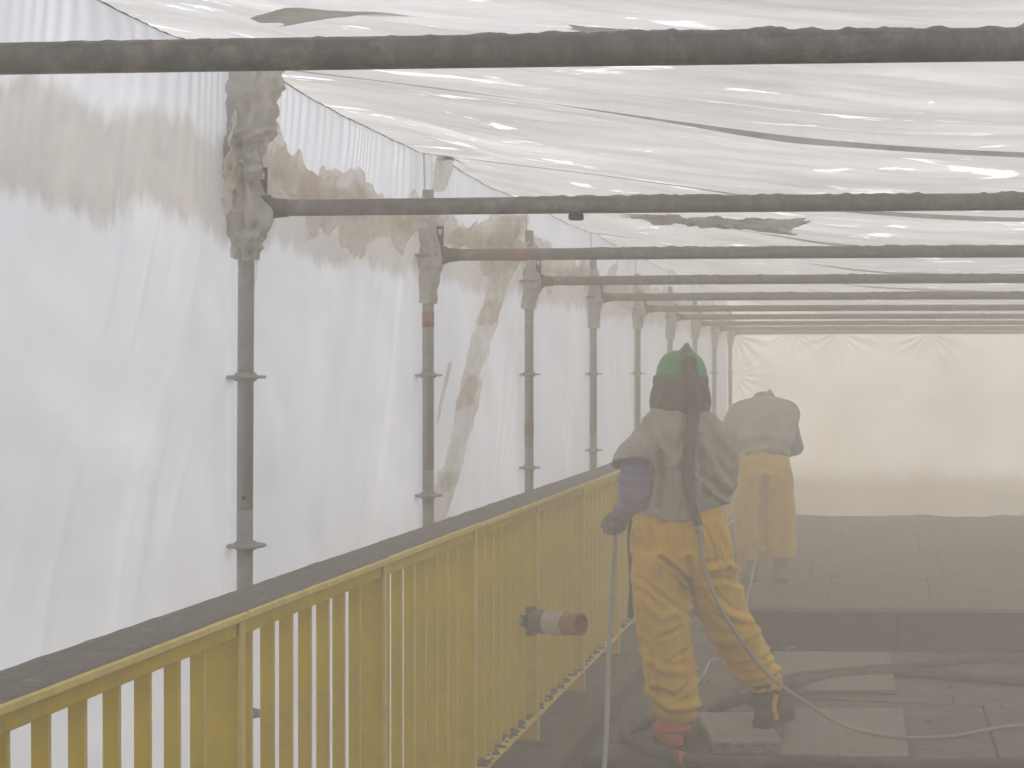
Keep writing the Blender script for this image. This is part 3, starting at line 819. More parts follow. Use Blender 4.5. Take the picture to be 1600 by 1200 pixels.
# slanting seam across the second bay, covered with overlapping strips of dusty sheet
def seam(a0, b0, wl, wr_, seed, mat, off, nu=90):
    (xa, ya), (xb, yb) = a0, b0
    return wscrap('taped_seam', [(xa - wl, ya), (xb - wl * .8, yb), (xb + wr_ * .8, yb), (xa + wr_, ya)], seed, 0.010, 0.10, mat, off, nu, 20)
seam((806, 338), (760, 505), 20, 20, 421, M['dirty_film'], 0.03)
seam((772, 470), (722, 640), 18, 16, 423, M['seam_film'], 0.024)
seam((741, 590), (699, 762), 17, 15, 425, M['seam_film'], 0.03)
seam((703, 735), (682, 825), 17, 15, 427, M['seam_film'], 0.022)
obj('taped_seam', grid_mesh('taped_seam', patch(wallpt(700, 566, .02), wallpt(679, 665, .02), wallpt(684, 665, .02), wallpt(707, 566, .02), 40, 6, 407, 0.003, 0.06)), M['dirty_film'], sheet)
for k in range(1, 8):
    q = [(XW + 0.03, PY[k] - 0.012, float(eave(PY[k])) - 0.01), (XW + 0.035, PY[k] - 0.016, ZT + 0.30), (XW + 0.03, PY[k] - 0.01, ZT + 0.16)]
    obj('tie_cord', MB().tube(catmull(q, 6), 0.004, 6), M['wrap_film'], sheet, True)
wscrap('torn_flap', [(393, 380), (388, 470), (394, 470), (408, 380)], 316, 0.012, 0.3, M['wall_film'], 0.03)

# ---------------------------------------------------------------- people
def to_world(o, uvz):
    return o + UV_ * uvz[0] + VV_ * uvz[1] + Vector((0, 0, uvz[2]))
def remesh(mb, voxel, smooth=6, name='tmp'):
    me = mb.mesh(name)
    o = bpy.data.objects.new(name, me); COL.objects.link(o)
    r = o.modifiers.new('r', 'REMESH'); r.mode = 'VOXEL'; r.voxel_size = voxel
    if smooth:
        s = o.modifiers.new('s', 'SMOOTH'); s.iterations = smooth; s.factor = 0.5
    dg = bpy.context.evaluated_depsgraph_get()
    out = bpy.data.meshes.new_from_object(o.evaluated_get(dg))
    bpy.data.objects.remove(o); bpy.data.meshes.remove(me)
    out.polygons.foreach_set('use_smooth', [True] * len(out.polygons))
    out.name = name
    return out
def getv(me):
    a = np.empty(len(me.vertices) * 3); me.vertices.foreach_get('co', a); a = a.reshape(-1, 3)
    n = np.empty(len(me.vertices) * 3); me.vertices.foreach_get('normal', n); n = n.reshape(-1, 3)
    return a, n
def local(co, o):
    d = co - np.array(o)
    return d @ np.array(UV_), d @ np.array(VV_), d[:, 2]
def displace(me, o, folds=(), base=0.006, freq=(7, 7, 7), seed=1, grain=0.0):
    """push cloth in and out along its normals: soft noise plus named folds (polyline in u,z; width; depth; side)"""
    co, n = getv(me)
    u, v, z = local(co, o)
    d = base * ridge(u * freq[0], z * freq[2] + v * 2, v * freq[1], seed, 3) * 0.5 + base * 0.8 * fbm(u * freq[0] * .6, z * freq[2] * .6, v * freq[1] * .6, seed + 3, 3)
    nv = n @ np.array(VV_)
    for (pts, wd, dep) in folds:
        fac = sm(0.3, -0.25, nv)
        best = np.full(len(u), 9.0)
        for (a, c) in zip(pts[:-1], pts[1:]):
            a, c = np.array(a), np.array(c)
            ab = c - a
            t = np.clip(((u - a[0]) * ab[0] + (z - a[1]) * ab[1]) / (ab @ ab), 0, 1)
            taper = 1
            best = np.minimum(best, np.hypot(u - a[0] - t * ab[0], z - a[1] - t * ab[1]))
        e = best / wd
        d = d + 1.35 * dep * (np.exp(-e ** 2) - 0.55 * np.exp(-((e - 1.7) / 0.8) ** 2)) * fac
    co = co + n * d[:, None]
    me.vertices.foreach_set('co', co.reshape(-1)); me.update()
    return me
def cut(me, o, fn):
    """drop the faces of a mesh where fn(u, v, z) of their centre holds"""
    import bmesh
    bm = bmesh.new(); bm.from_mesh(me)
    c = np.array([f.calc_center_median() for f in bm.faces])
    u, v, z = local(c, o)
    k = fn(u, v, z)
    bm.faces.ensure_lookup_table()
    bmesh.ops.delete(bm, geom=[f for f, q in zip(bm.faces, k) if q], context='FACES')
    bm.to_mesh(me); bm.free(); me.update()
    return me
def solidify(ob, th):
    m = ob.modifiers.new('thickness', 'SOLIDIFY'); m.thickness = th; m.offset = -1
def hand(mb, wrist, palm_dir, side_dir, grip_r, s=1.0, left=True):
    """closed gloved hand round a bar: palm, four unequal bent fingers and a thumb from the side"""
    pd, sd_ = palm_dir.normalized(), side_dir.normalized()
    nd = pd.cross(sd_).normalized()
    k = wrist + pd * 0.085 * s
    mb.capsule(wrist, wrist + pd * 0.03 * s, 0.034 * s, 0.036 * s)
    for i in range(4):
        off = sd_ * ((i - 1.5) * 0.021 * s)
        mb.capsule(wrist + pd * 0.02 * s + off * 0.6, k + off, 0.019 * s, 0.0135 * s)
    ln = (0.040, 0.046, 0.043, 0.034)
    for i in range(4):
        off = sd_ * ((i - 1.5) * 0.022 * s)
        a = k + off
        b1 = a + (nd * 0.9 + pd * 0.45).normalized() * ln[i] * s
        b2 = b1 + (nd * 0.35 - pd * 0.95).normalized() * ln[i] * 0.72 * s
        b3 = b2 + (-nd * 0.8 - pd * 0.55).normalized() * ln[i] * 0.5 * s
        r = (0.0115 if i < 3 else 0.0100) * s
        mb.capsule(a, b1, r * 1.1, r); mb.capsule(b1, b2, r, r * .95); mb.capsule(b2, b3, r * .95, r * .85)
    t0 = wrist + pd * 0.025 * s - sd_ * 0.03 * s
    t1 = t0 - sd_ * 0.026 * s + pd * 0.032 * s + nd * 0.022 * s
    t2 = t1 + pd * 0.018 * s + nd * 0.032 * s + sd_ * 0.014 * s
    mb.capsule(t0, t1, 0.017 * s, 0.0135 * s); mb.capsule(t1, t2, 0.0135 * s, 0.0115 * s)

# ---- first worker: seen from behind, feet apart, right foot on a case
D1 = 8.1
O1 = at(1075, 600, D1); O1.z = 0.0
W = lambda *p: to_world(O1, p)
uz = lambda px, py: ((px - 1075) / (F / D1), CZ + (580 - py) / (F / D1))
p1 = empty('person', W(-0.02, 0, ZD), 'worker in green blasting helmet, grey cape and ochre trousers, seen from behind', 'person')
b = MB()
b.capsule(W(-.04, .02, 1.00), W(-.045, .0, 1.16), .125, .120); b.capsule(W(-.045, 0, 1.16), W(-.05, .0, 1.38), .12, .145)
b.capsule(W(-.19, 0, 1.42), W(.10, 0, 1.42), .065, .065); b.capsule(W(-.04, .01, 1.42), W(-.035, .03, 1.58), .06, .055)
b.ell(W(-.03, .04, 1.665), .078, .098, .112, (UV_, VV_, Vector((0, 0, 1))))
b.capsule(W(-.03, .135, 1.66), W(-.03, .155, 1.64), .012, .016)                                        # nose
b.capsule(W(-.112, .035, 1.65), W(-.112, .035, 1.68), .012, .012); b.capsule(W(.052, .035, 1.65), W(.052, .035, 1.68), .012, .012)
b.capsule(W(-.14, .0, .95), W(-.11, .02, .50), .090, .058); b.capsule(W(-.11, .02, .50), W(-.07, 0, .08), .058, .042)
b.capsule(W(.05, .0, .95), W(.19, .12, .52), .090, .058); b.capsule(W(.19, .12, .52), W(.38, .24, .12), .058, .042)
b.capsule(W(-.07, -.02, -.0), W(-.07, .16, -.03), .045, .036); b.capsule(W(.39, .22, .06), W(.41, .40, .03), .045, .036)
b.capsule(W(-.21, .0, 1.42), W(-.25, -.03, 1.15), .052, .043); b.capsule(W(-.25, -.03, 1.15), W(-.315, .14, 1.05), .042, .030)
b.capsule(W(.12, .0, 1.42), W(.18, .06, 1.17), .052, .043); b.capsule(W(.18, .06, 1.17), W(.10, .28, 1.12), .042, .030)
obj('body', remesh(b, 0.012, 3, 'body'), M['skin'], p1)

Z = Vector((0, 0, 1))
def ring(c, a, bb): return (W(*c), a, bb, UV_, VV_)
b = MB()
b.loft([ring((-.046, .0, 1.10), .195, .130), ring((-.046, .0, 1.04), .215, .145), ring((-.04, .0, .95), .235, .165), ring((-.03, .01, .86), .243, .165), ring((-.018, .015, .78), .236, .15), ring((-.012, .02, .72), .20, .12)])
b.loft([ring((-.14, .0, .86), .125, .15), ring((-.137, .0, .745), .130, .145), ring((-.126, .01, .592), .134, .14), ring((-.108, .015, .44), .133, .135), ring((-.086, .01, .285), .130, .13),
        ring((-.070, .0, .16), .124, .125), ring((-.060, -.005, .085), .108, .112), ring((-.058, -.005, .055), .085, .09)])
b.loft([ring((.08, .0, .86), .13, .15), ring((.115, .03, .745), .128, .145), ring((.162, .07, .592), .130, .138), ring((.242, .13, .44), .132, .135), ring((.322, .185, .30), .124, .126),
        ring((.374, .215, .21), .114, .116), ring((.405, .235, .155), .090, .097)])
tr = remesh(b, 0.010, 8, 'trousers')
fo = lambda pts, wd, dep: ([uz(*p) for p in pts], wd, dep)
folds = [fo([(1030, 868), (1055, 885), (1076, 908)], .012, -.030), fo([(1070, 868), (1080, 920), (1082, 960)], .016, -.022),
         fo([(1008, 1078), (1045, 1100), (1088, 1098)], .020, .013), fo([(1022, 1072), (1052, 1082), (1092, 1050)], .013, -.017), fo([(1002, 1018), (1030, 1040), (1070, 1046)], .020, .010), fo([(1050, 1022), (1090, 1006)], .012, -.010),
         fo([(1004, 1000), (1018, 1030), (1022, 1060)], .014, -.010), fo([(1030, 990), (1062, 978)], .013, -.008), fo([(1062, 960), (1072, 1000), (1070, 1040)], .016, .008), fo([(1000, 930), (1030, 960), (1075, 945)], .02, .010), fo([(1000, 900), (1035, 930), (1060, 950)], .014, -.008),
         fo([(1100, 885), (1130, 878), (1152, 892)], .018, .018), fo([(1100, 905), (1130, 900), (1155, 912)], .014, -.018), fo([(1108, 930), (1135, 955), (1165, 968)], .016, .014),
         fo([(1110, 958), (1140, 975), (1172, 978)], .014, -.014), fo([(1115, 1000), (1150, 1000), (1185, 990)], .020, .012), fo([(1130, 1035), (1165, 1045), (1208, 1030)], .014, -.016),
         fo([(1140, 1055), (1175, 1066), (1222, 1055)], .018, .014), fo([(1150, 1070), (1185, 1085), (1225, 1075)], .012, -.012),
         fo([(1095, 820), (1110, 850), (1115, 880)], .010, -.010), fo([(1112, 815), (1128, 845), (1135, 870)], .010, -.010), fo([(1010, 815), (1015, 850)], .008, -.007),
         fo([(1035, 815), (1038, 845)], .008, -.007), fo([(1060, 815), (1060, 850)], .008, -.007), fo([(1085, 815), (1090, 850)], .008, -.006)]
displace(tr, O1, folds, 0.007, (9, 9, 11), 501)
ot = obj('trousers', tr, M['trousers'], p1)
# dark violet layer showing along the outer side of the left trouser leg
b = MB()
pts = [W((988 - 1075) / 326, .045, CZ + (580 - y) / 326) for y in (815, 850, 890, 925, 950, 968)]
pts = [p + UV_ * (0.010 - 0.005 * math.sin(i * 1.7) - 0.012 * i / 5) for i, p in enumerate(pts)]
b.tube(catmull(pts, 6), [0.026 - 0.012 * i / 30 for i in range(31)], 12)
obj('side_flap', b, M['violet_dark'], p1, True)

# cape: shoulders, back, one short flared sleeve, bulging over the right arm
b = MB()
b.loft([ring((-.04, .01, 1.585), .085, .085), ring((-.04, .0, 1.545), .135, .115), ring((-.035, -.01, 1.50), .180, .145), ring((-.03, -.015, 1.44), .195, .165), ring((-.02, -.015, 1.36), .185, .170),
        ring((-.025, -.015, 1.25), .180, .175), ring((-.045, -.01, 1.14), .178, .17), ring((-.065, -.005, 1.03), .178, .165), ring((-.065, 0, .97), .175, .16)])
def sring(c, a, bb, ax): return (W(*c), a, bb, ax[0], ax[1])
axs = ((Z * 0.72 - UV_ * 0.69).normalized(), VV_)
b.loft([sring((-.07, -.005, 1.46), .080, .12, axs), sring((-.138, -.02, 1.432), .090, .125, axs), sring((-.21, -.03, 1.352), .094, .13, axs), sring((-.264, -.035, 1.302), .100, .135, axs), sring((-.290, -.04, 1.25), .102, .138, axs), sring((-.300, -.04, 1.18), .104, .138, axs)])
b.loft([ring((.06, .02, 1.49), .10, .12), ring((.115, .03, 1.43), .118, .16), ring((.13, .05, 1.33), .118, .19), ring((.13, .06, 1.24), .115, .20), ring((.115, .05, 1.15), .105, .18), ring((.09, .03, 1.08), .085, .15)])
cp = remesh(b, 0.010, 7, 'cape')
folds = [fo([(1028, 705), (1032, 740), (1026, 790)], .014, -.022), fo([(1045, 725), (1060, 712), (1068, 690)], .018, .010), fo([(1000, 668), (1015, 690), (1026, 712)], .02, -.010),
         fo([(1088, 705), (1092, 740), (1100, 775)], .016, -.016), fo([(1092, 690), (1110, 730), (1135, 760)], .02, .014), fo([(1085, 735), (1115, 755), (1135, 772)], .014, -.016),
         fo([(1100, 760), (1120, 775), (1135, 785)], .012, .012), fo([(1060, 800), (1062, 770)], .01, -.006), fo([(1105, 665), (1120, 700), (1140, 720)], .022, -.008), fo([(1068, 650), (1064, 720), (1068, 790)], .024, -.008)]
displace(cp, O1, folds, 0.006, (7, 7, 6), 521)
co, n_ = getv(cp)
def capecut(u, v, z):
    hem = 1.028 + 0.010 * np.sin(u * 26) + np.maximum(0, u - 0.0) * 0.45 + 0.004 * np.sin(u * 60)
    low = (z < hem)
    # sleeve opening, left of the torso
    sle = (u < -0.195) & (z > 1.12) & (z < 1.318 + 0.05 * (u + 0.3) + 0.006 * np.sin(u * 40) - 0.32 * np.maximum(0, v + 0.10))
    sle3 = (u < -0.228) & (z < 1.25) & (z > 1.06)
    return low | sle | sle3
cut(cp, O1, capecut)
oc = obj('cape', cp, M['cape'], p1)
solidify(oc, 0.006)

# left sleeve (violet) puffed at the elbow, then the glove round the hose
b = MB()
def pt(px, py, v): 
    u, z = uz(px, py); return W(u, v, z)
b.capsule(pt(1001, 712, -.03), pt(998, 730, -.04), .080, .086); b.capsule(pt(998, 730, -.04), pt(995, 762, -.06), .085, .094)
b.capsule(pt(995, 768, -.05), pt(990, 785, .03), .092, .072); b.capsule(pt(990, 785, .03), pt(977, 803, .13), .070, .044)
sv = remesh(b, 0.009, 6, 'sleeve')
displace(sv, O1, [fo([(970, 735), (995, 742), (1022, 735)], .012, -.012), fo([(968, 750), (995, 745), (1022, 752)], .014, .010), fo([(966, 785), (990, 790), (1015, 775)], .012, -.012), fo([(972, 715), (1000, 722), (1024, 712)], .012, -.006)], 0.006, (12, 12, 14), 541)
obj('sleeve', sv, M['sleeve'], p1)
b = MB()
wr = pt(975, 800, .14)
hand(b, wr, (Vector((0, 0, -1)) * 0.9 + VV_ * 0.35 - UV_ * 0.22), (UV_ * 0.8 - VV_ * 0.55 + Z * -.1), 0.015, 1.12)
b.capsule(pt(978, 797, .12), wr, .046, .042)
obj('glove', remesh(b, 0.0045, 3, 'glove'), M['glove'], p1)
# right sleeve and glove reach forward, mostly hidden by the body
b = MB()
b.capsule(W(.13, .02, 1.40), W(.17, .07, 1.19), .07, .075); b.capsule(W(.17, .07, 1.19), W(.10, .27, 1.13), .07, .045)
sv = remesh(b, 0.010, 5, 'sleeve'); displace(sv, O1, [], 0.005, (12, 12, 14), 545)
obj('sleeve', sv, M['sleeve'], p1)
b = MB(); hand(b, W(.095, .28, 1.125), (VV_ * 0.7 - UV_ * 0.6 - Z * 0.2), Z, 0.015, 1.08)
obj('glove', remesh(b, 0.006, 2, 'glove'), M['glove'], p1)

# helmet
hc = (-.028, .035)
hm = []
for i in range(15):
    t = i / 14
    zz_ = 1.690 + 0.138 * math.sin(t * math.pi / 2)
    r = math.cos(t * math.pi / 2) ** 0.72 if t < 1 else 0.02
    hm.append((W(hc[0], hc[1] + 0.01 * t, zz_), max(.124 * r, .004), max(.150 * r, .004), UV_, VV_))
he = obj('helmet', MB().loft(hm, 40), M['green'], p1, True)
hm = [(W(hc[0] - .004, hc[1], z_), a, c, UV_, VV_) for (z_, a, c) in ((1.655, .130, .154), (1.664, .1345, .158), (1.69, .1335, .157), (1.703, .130, .153), (1.709, .123, .146))]
obj('rim', MB().loft(hm, 40), M['hood'], he, True)
# ridge running front to back over the crown, peaked at the rear
fin = []
for (v_, hw, z0, z1) in ((-.118, .030, 1.755, 1.800), (-.100, .046, 1.768, 1.850), (-.05, .042, 1.79, 1.862), (.03, .034, 1.81, 1.852), (.11, .022, 1.79, 1.82), (.16, .012, 1.74, 1.76)):
    fin.append([(-.012 - hw, v_, z0), (-.012 - hw * .72, v_, z0 + (z1 - z0) * .5), (-.012 - hw * .16, v_, z1), (-.012 + hw * .16, v_, z1), (-.012 + hw * .72, v_, z0 + (z1 - z0) * .5), (-.012 + hw, v_, z0)])
V = [W(*p) for r_ in fin for p in r_]
Fq = [(6 * i + j, 6 * i + (j + 1) % 6, 6 * i + 6 + (j + 1) % 6, 6 * i + 6 + j) for i in range(5) for j in range(6)] + [(5, 4, 3, 2, 1, 0), tuple(30 + j for j in range(6))]
obj('fin', MB().add(V, Fq), M['greendark'], he)
obj('inlet', MB().obox(W(-.010, -.125, 1.745), UV_, VV_, Z, .033, .022, .042, .012), M['hood'], he)
b = MB().obox(W(-.03, .185, 1.635), UV_, VV_, Z, .085, .01, .05, .008)
obj('visor', b, M['visor'], he)
hm = [(W(-.030, .035 + dv, z_), a, c, UV_, VV_) for (z_, a, c, dv) in ((1.50, .120, .14, 0), (1.535, .140, .165, 0), (1.575, .146, .168, 0), (1.62, .143, .162, 0), (1.662, .129, .153, 0))]
hd = MB().loft(hm, 48)
hdm = remesh(hd, 0.009, 3, 'hood')
displace(hdm, O1, [fo([(1085, 590), (1095, 610), (1098, 630)], .012, -.020), fo([(1030, 592), (1055, 584), (1085, 584)], .010, -.012), fo([(1036, 600), (1032, 630)], .012, .008)], 0.006, (10, 10, 8), 551)
obj('hood', hdm, M['hood'], p1)
# ribbed breathing hose down the back
raw = [(1074, 562, -.135), (1076, 585, -.165), (1079, 615, -.178), (1077, 650, -.175), (1071, 690, -.195), (1068, 730, -.205), (1071, 765, -.198), (1080, 800, -.19), (1085, 815, -.185)]
pts = catmull([pt(*r_) for r_ in raw], 16)
rr = [0.0285 - 0.010 * sm(0.55, 0.8, i / len(pts)) + (0.0035 if i % 3 == 0 else 0.0) for i in range(len(pts))]
obj('breathing_hose', MB().tube(pts, [float(r_) for r_ in rr], 16), M['ribhose'], he, True)
obj('hose_fitting', MB().tube([pt(1085, 814, -.186), pt(1086, 826, -.186)], .017, 12).tube([pt(1086, 826, -.186), pt(1087, 834, -.185)], .011, 10), M['lance'], he, True)

def boot(o, heel, toe_dir, s, name, zsole, mat, parent, cover=True):
    td = toe_dir.normalized(); sdv = Vector((td.y, -td.x, 0))
    b = MB()
    b.capsule(heel + Z * .055 * s, heel + td * .10 * s + Z * .06 * s, .045 * s, .048 * s)
    b.capsule(heel + td * .10 * s + Z * .055 * s, heel + td * .215 * s + Z * .042 * s, .048 * s, .042 * s)
    b.capsule(heel + td * .03 * s + Z * .06 * s, heel + td * .02 * s + Z * .20 * s, .050 * s, .058 * s)
    me = remesh(b, 0.008, 3, 'boot')
    displace(me, O1, [], 0.004, (14, 14, 14), 571)
    bo = obj('boot', me, mat, parent)
    prof = []
    for (t, wd) in ((-.048, .028), (-.03, .042), (.05, .044), (.13, .048), (.20, .048), (.245, .036), (.262, .015)):
        prof.append((t, wd))
    poly = [heel + td * t * s + sdv * wd * s for t, wd in prof] + [heel + td * t * s - sdv * wd * s for t, wd in reversed(prof)]
    obj('sole', MB().prism([p - Z * 0.0 for p in poly], Z * .032 * s), M['sole'], bo)
    return bo
hl = W(-.075, -.04, ZD + 0.004)
bl = boot(O1, hl, VV_ * 0.97 - UV_ * 0.12, 1.12, 'l', 0, M['orange'], p1)
ZC = -0.022                                   # top of the grey case
hr = W(.395, .18, ZC + 0.004)
bo = boot(O1, hr, VV_ * 0.8 + UV_ * 0.55, 1.1, 'r', 0, M['boot'], p1)
def sock(c, r, h, seed, mat, name):
    A = crumple([c, c + Z * h * .5, c + Z * h], lambda s: r * (1 + 0.15 * math.sin(s * 9)), n=30, m=24, seed=seed, amp=.012)
    return obj(name, grid_mesh(name, A), mat, p1)
sock(hl + VV_ * .03 + Z * .10, .078, .10, 581, M['orange'], 'boot_cover')
sock(hr + VV_ * .03 + Z * .10, .072, .12, 583, M['boot'], 'boot_cover')
obj('boot_strap', MB().tube(catmull([hr + UV_ * .05 - VV_ * .06 + Z * .05, hr + UV_ * .035 - VV_ * .075 + Z * .11, hr + UV_ * .05 - VV_ * .06 + Z * .17], 6), .012, 8), M['trousers'], p1, True)

# ---- second worker: bent over further along in the thick of the dust
D2 = 14.6
O2 = at(1195, 600, D2); O2.z = 0.0
W2 = lambda *p: to_world(O2, p)
s2 = F / D2
uz2 = lambda px, py: ((px - 1195) / s2, CZ + (580 - py) / s2)
def pt2(px, py, v): u, z = uz2(px, py); return W2(u, v, z)
p2 = empty('person', W2(0, 0, ZD), 'second worker bending forward in thick dust beyond the green helmeted worker', 'person')
b = MB()
b.capsule(W2(0, 0, .92), W2(.02, .16, 1.15), .13, .13); b.capsule(W2(.02, .16, 1.15), W2(.03, .34, 1.32), .13, .14)
b.capsule(W2(-.14, .34, 1.34), W2(.20, .34, 1.34), .065, .065); b.capsule(W2(.04, .36, 1.36), W2(.06, .46, 1.42), .06, .055)
b.ell(W2(.07, .52, 1.42), .078, .098, .11, (UV_, VV_, Z)); b.capsule(W2(.07, .61, 1.40), W2(.07, .63, 1.38), .012, .016)
b.capsule(W2(-.10, 0, .88), W2(-.11, .06, .48), .09, .058); b.capsule(W2(-.11, .06, .48), W2(-.11, 0, .02), .058, .042)
b.capsule(W2(.10, 0, .88), W2(.12, .06, .48), .09, .058); b.capsule(W2(.12, .06, .48), W2(.14, 0, .02), .058, .042)
b.capsule(W2(-.11, -.02, -.04), W2(-.11, .16, -.05), .042, .036); b.capsule(W2(.14, -.02, -.04), W2(.15, .16, -.05), .042, .036)
b.capsule(W2(-.20, .34, 1.32), W2(-.22, .42, 1.06), .05, .042); b.capsule(W2(-.22, .42, 1.06), W2(-.12, .62, .98), .042, .03)
b.capsule(W2(.22, .32, 1.32), W2(.30, .36, 1.05), .05, .042); b.capsule(W2(.30, .36, 1.05), W2(.20, .60, .98), .042, .03)
obj('body', remesh(b, .014, 3, 'body'), M['skin'], p2)
def ring2(c, a, bb): return (W2(*c), a, bb, UV_, VV_)
b = MB()
b.loft([ring2((-.01, .03, 1.03), .20, .15), ring2((-.01, .0, .95), .225, .165), ring2((0, -.01, .85), .245, .17), ring2((.0, .0, .72), .23, .15)])
b.loft([ring2((-.115, 0, .82), .135, .15), ring2((-.125, .02, .6), .135, .145), ring2((-.125, .03, .4), .13, .14), ring2((-.12, .01, .2), .128, .13), ring2((-.115, 0, .10), .115, .12)])
b.loft([ring2((.115, 0, .82), .135, .15), ring2((.13, .02, .6), .135, .145), ring2((.14, .03, .4), .132, .14), ring2((.145, .01, .2), .13, .13), ring2((.145, 0, .12), .12, .12)])
tr2 = remesh(b, .012, 6, 'trousers'); displace(tr2, O2, [([uz2(1190, 745), uz2(1190, 850)], .03, -.03)], .008, (8, 8, 10), 601)
obj('trousers', tr2, M['trousers'], p2)
b = MB()
hump = (VV_ * 0.55 + Z * 0.83).normalized(); bk = (VV_ * 0.83 - Z * 0.55).normalized()
b.loft([(W2(-.02, -.02, .97), .22, .17, UV_, bk), (W2(-.01, .04, 1.08), .26, .19, UV_, bk), (W2(.01, .14, 1.22), .30, .20, UV_, bk), (W2(.03, .26, 1.345), .325, .19, UV_, bk), (W2(.045, .35, 1.41), .29, .15, UV_, bk), (W2(.06, .41, 1.445), .20, .11, UV_, bk)])
b.capsule(W2(-.22, .28, 1.27), W2(-.25, .34, 1.10), .10, .115)
cp2 = remesh(b, .012, 8, 'cape')
displace(cp2, O2, [([uz2(1145, 700), uz2(1195, 690), uz2(1240, 700)], .04, -.014), ([uz2(1215, 650), uz2(1205, 700)], .05, .014)], .010, (6, 6, 6), 605)
cut(cp2, O2, lambda u, v, z: z < 0.985 + 0.02 * np.sin(u * 14) + 0.10 * sm(-.1, -.3, u))
oc2 = obj('cape', cp2, M['cape'], p2); solidify(oc2, .006)
hm = []
for i in range(12):
    t = i / 11
    r = max(math.cos(t * math.pi / 2) ** .72, .03)
    hm.append((W2(.075, .50 + .05 * t, 1.42 + .125 * math.sin(t * math.pi / 2)), .120 * r, .145 * r, UV_, VV_))
he2 = obj('helmet', MB().loft(hm, 36), M['green'], p2, True)
V = []
for (v_, hw, z0, z1) in ((.385, .075, 1.44, 1.535), (.42, .060, 1.47, 1.560), (.50, .045, 1.51, 1.565), (.62, .02, 1.48, 1.52)):
    V += [W2(.115 - hw, v_, z0), W2(.115 - hw * .5, v_, z0 + (z1 - z0) * .62), W2(.115 - hw * .12, v_, z1), W2(.115 + hw * .12, v_, z1), W2(.115 + hw * .5, v_, z0 + (z1 - z0) * .58), W2(.115 + hw, v_, z0)]
Fq = [(6 * i + j, 6 * i + (j + 1) % 6, 6 * i + 6 + (j + 1) % 6, 6 * i + 6 + j) for i in range(3) for j in range(6)] + [(5, 4, 3, 2, 1, 0), tuple(18 + j for j in range(6))]
obj('fin', MB().add(V, Fq), M['cape'], he2)
b = MB().capsule(W2(.23, .30, 1.31), W2(.31, .34, 1.06), .10, .085); b.capsule(W2(.31, .34, 1.06), W2(.22, .58, .98), .08, .045)
sv = remesh(b, .012, 5, 'sleeve'); displace(sv, O2, [], .008, (9, 9, 11), 611); obj('sleeve', sv, M['sleeve'], p2)
b = MB().capsule(W2(-.21, .36, 1.28), W2(-.22, .42, 1.06), .08, .075); b.capsule(W2(-.22, .42, 1.06), W2(-.13, .60, .98), .07, .045)
sv = remesh(b, .012, 5, 'sleeve'); displace(sv, O2, [], .006, (9, 9, 11), 613); obj('sleeve', sv, M['sleeve'], p2)
for (wp, dr) in (((.215, .59, .98), 1), ((-.125, .61, .98), -1)):
    b = MB(); hand(b, W2(*wp), (VV_ * .8 - UV_ * .35 * dr - Z * .4), (UV_ * dr + Z * .3), .015, 1.08)
    obj('glove', remesh(b, .007, 2, 'glove'), M['glove'], p2)
for (u_) in (-.11, .14):
    boot(O2, W2(u_, -.04, ZD + .004), VV_, 1.08, 'b', 0, M['board'], p2)

# ---------------------------------------------------------------- hoses and things lying about
def hose(name, raw, r, mat, label, cat, per=14, n=12, group=None, bands=()):
    pts = catmull(raw, per)
    b = MB().tube(pts, r, n)
    o = obj(name, b, mat, None, True)
    rebase(o)
    tag(o, label, cat, group)
    return o
hp = [pt(968, 822, .235), pt(967, 835, .235), pt(964, 870, .22), pt(960, 930, .18), pt(953, 1000, .05), pt(947, 1070, -.15), pt(941, 1130, -.35), pt(932, 1185, -.55), pt(920, 1225, -.85), pt(890, 1262, -1.2)]
hose('blasting_hose', [pt(969, 806, .235)] + hp, 0.0125, M['lance'], 'pale blue grey hose hanging from the worker\'s left glove to the floor', 'hose')
lp = [pt(1087, 832, -.187), pt(1090, 860, -.195), pt(1097, 890, -.215), pt(1110, 925, -.235), pt(1132, 965, -.22), pt(1160, 1005, -.14), pt(1192, 1045, -.03), pt(1222, 1072, .0), pt(1255, 1095, .0), fl(1310, 1130, .02), fl(1375, 1148, ZD + .042), fl(1425, 1153, ZD + .036), fl(1490, 1150, ZD + .012), fl(1580, 1135, ZD + .012), fl(1680, 1138, ZD + .012)]
hose('air_line', lp, 0.0095, M['airline'], 'thin cream air line curving down from the worker\'s waist across the ochre trousers', 'hose')
zr = ZD + 0.034
hs = hose('rubber_hose', [fl(1085, 1112, .05), fl(1050, 1118, .02), fl(1015, 1128, zr), fl(985, 1138, zr), fl(976, 1150, zr), fl(995, 1162, zr), fl(1030, 1174, zr + .01), fl(1075, 1186, zr), fl(1140, 1190, zr), fl(1220, 1188, zr), fl(1300, 1189, zr), fl(1420, 1196, zr), fl(1640, 1190, zr)],
          .028, M['rubber'], 'thick dusty black rubber hose looping round the worker\'s left boot', 'hose', n=16)
hq = catmull([fl(1030, 1174, zr + .01), fl(1075, 1186, zr), fl(1140, 1190, zr)], 14)
obj('tape_band', MB().tube(hq[9:14], .0296, 16), M['orange'], hs, True)
hose('rubber_hose', [fl(1072, 1158, zr + .0), fl(1086, 1140, zr), fl(1105, 1118, zr + .01), fl(1135, 1100, .02), fl(1165, 1090, .04), fl(1200, 1080, .05), fl(1235, 1068, .03), fl(1270, 1062, zr), fl(1400, 1050, zr), fl(1600, 1064, zr)],
     .030, M['rubber'], 'thick black rubber hose passing behind the worker\'s boots towards the boards', 'hose', n=16)
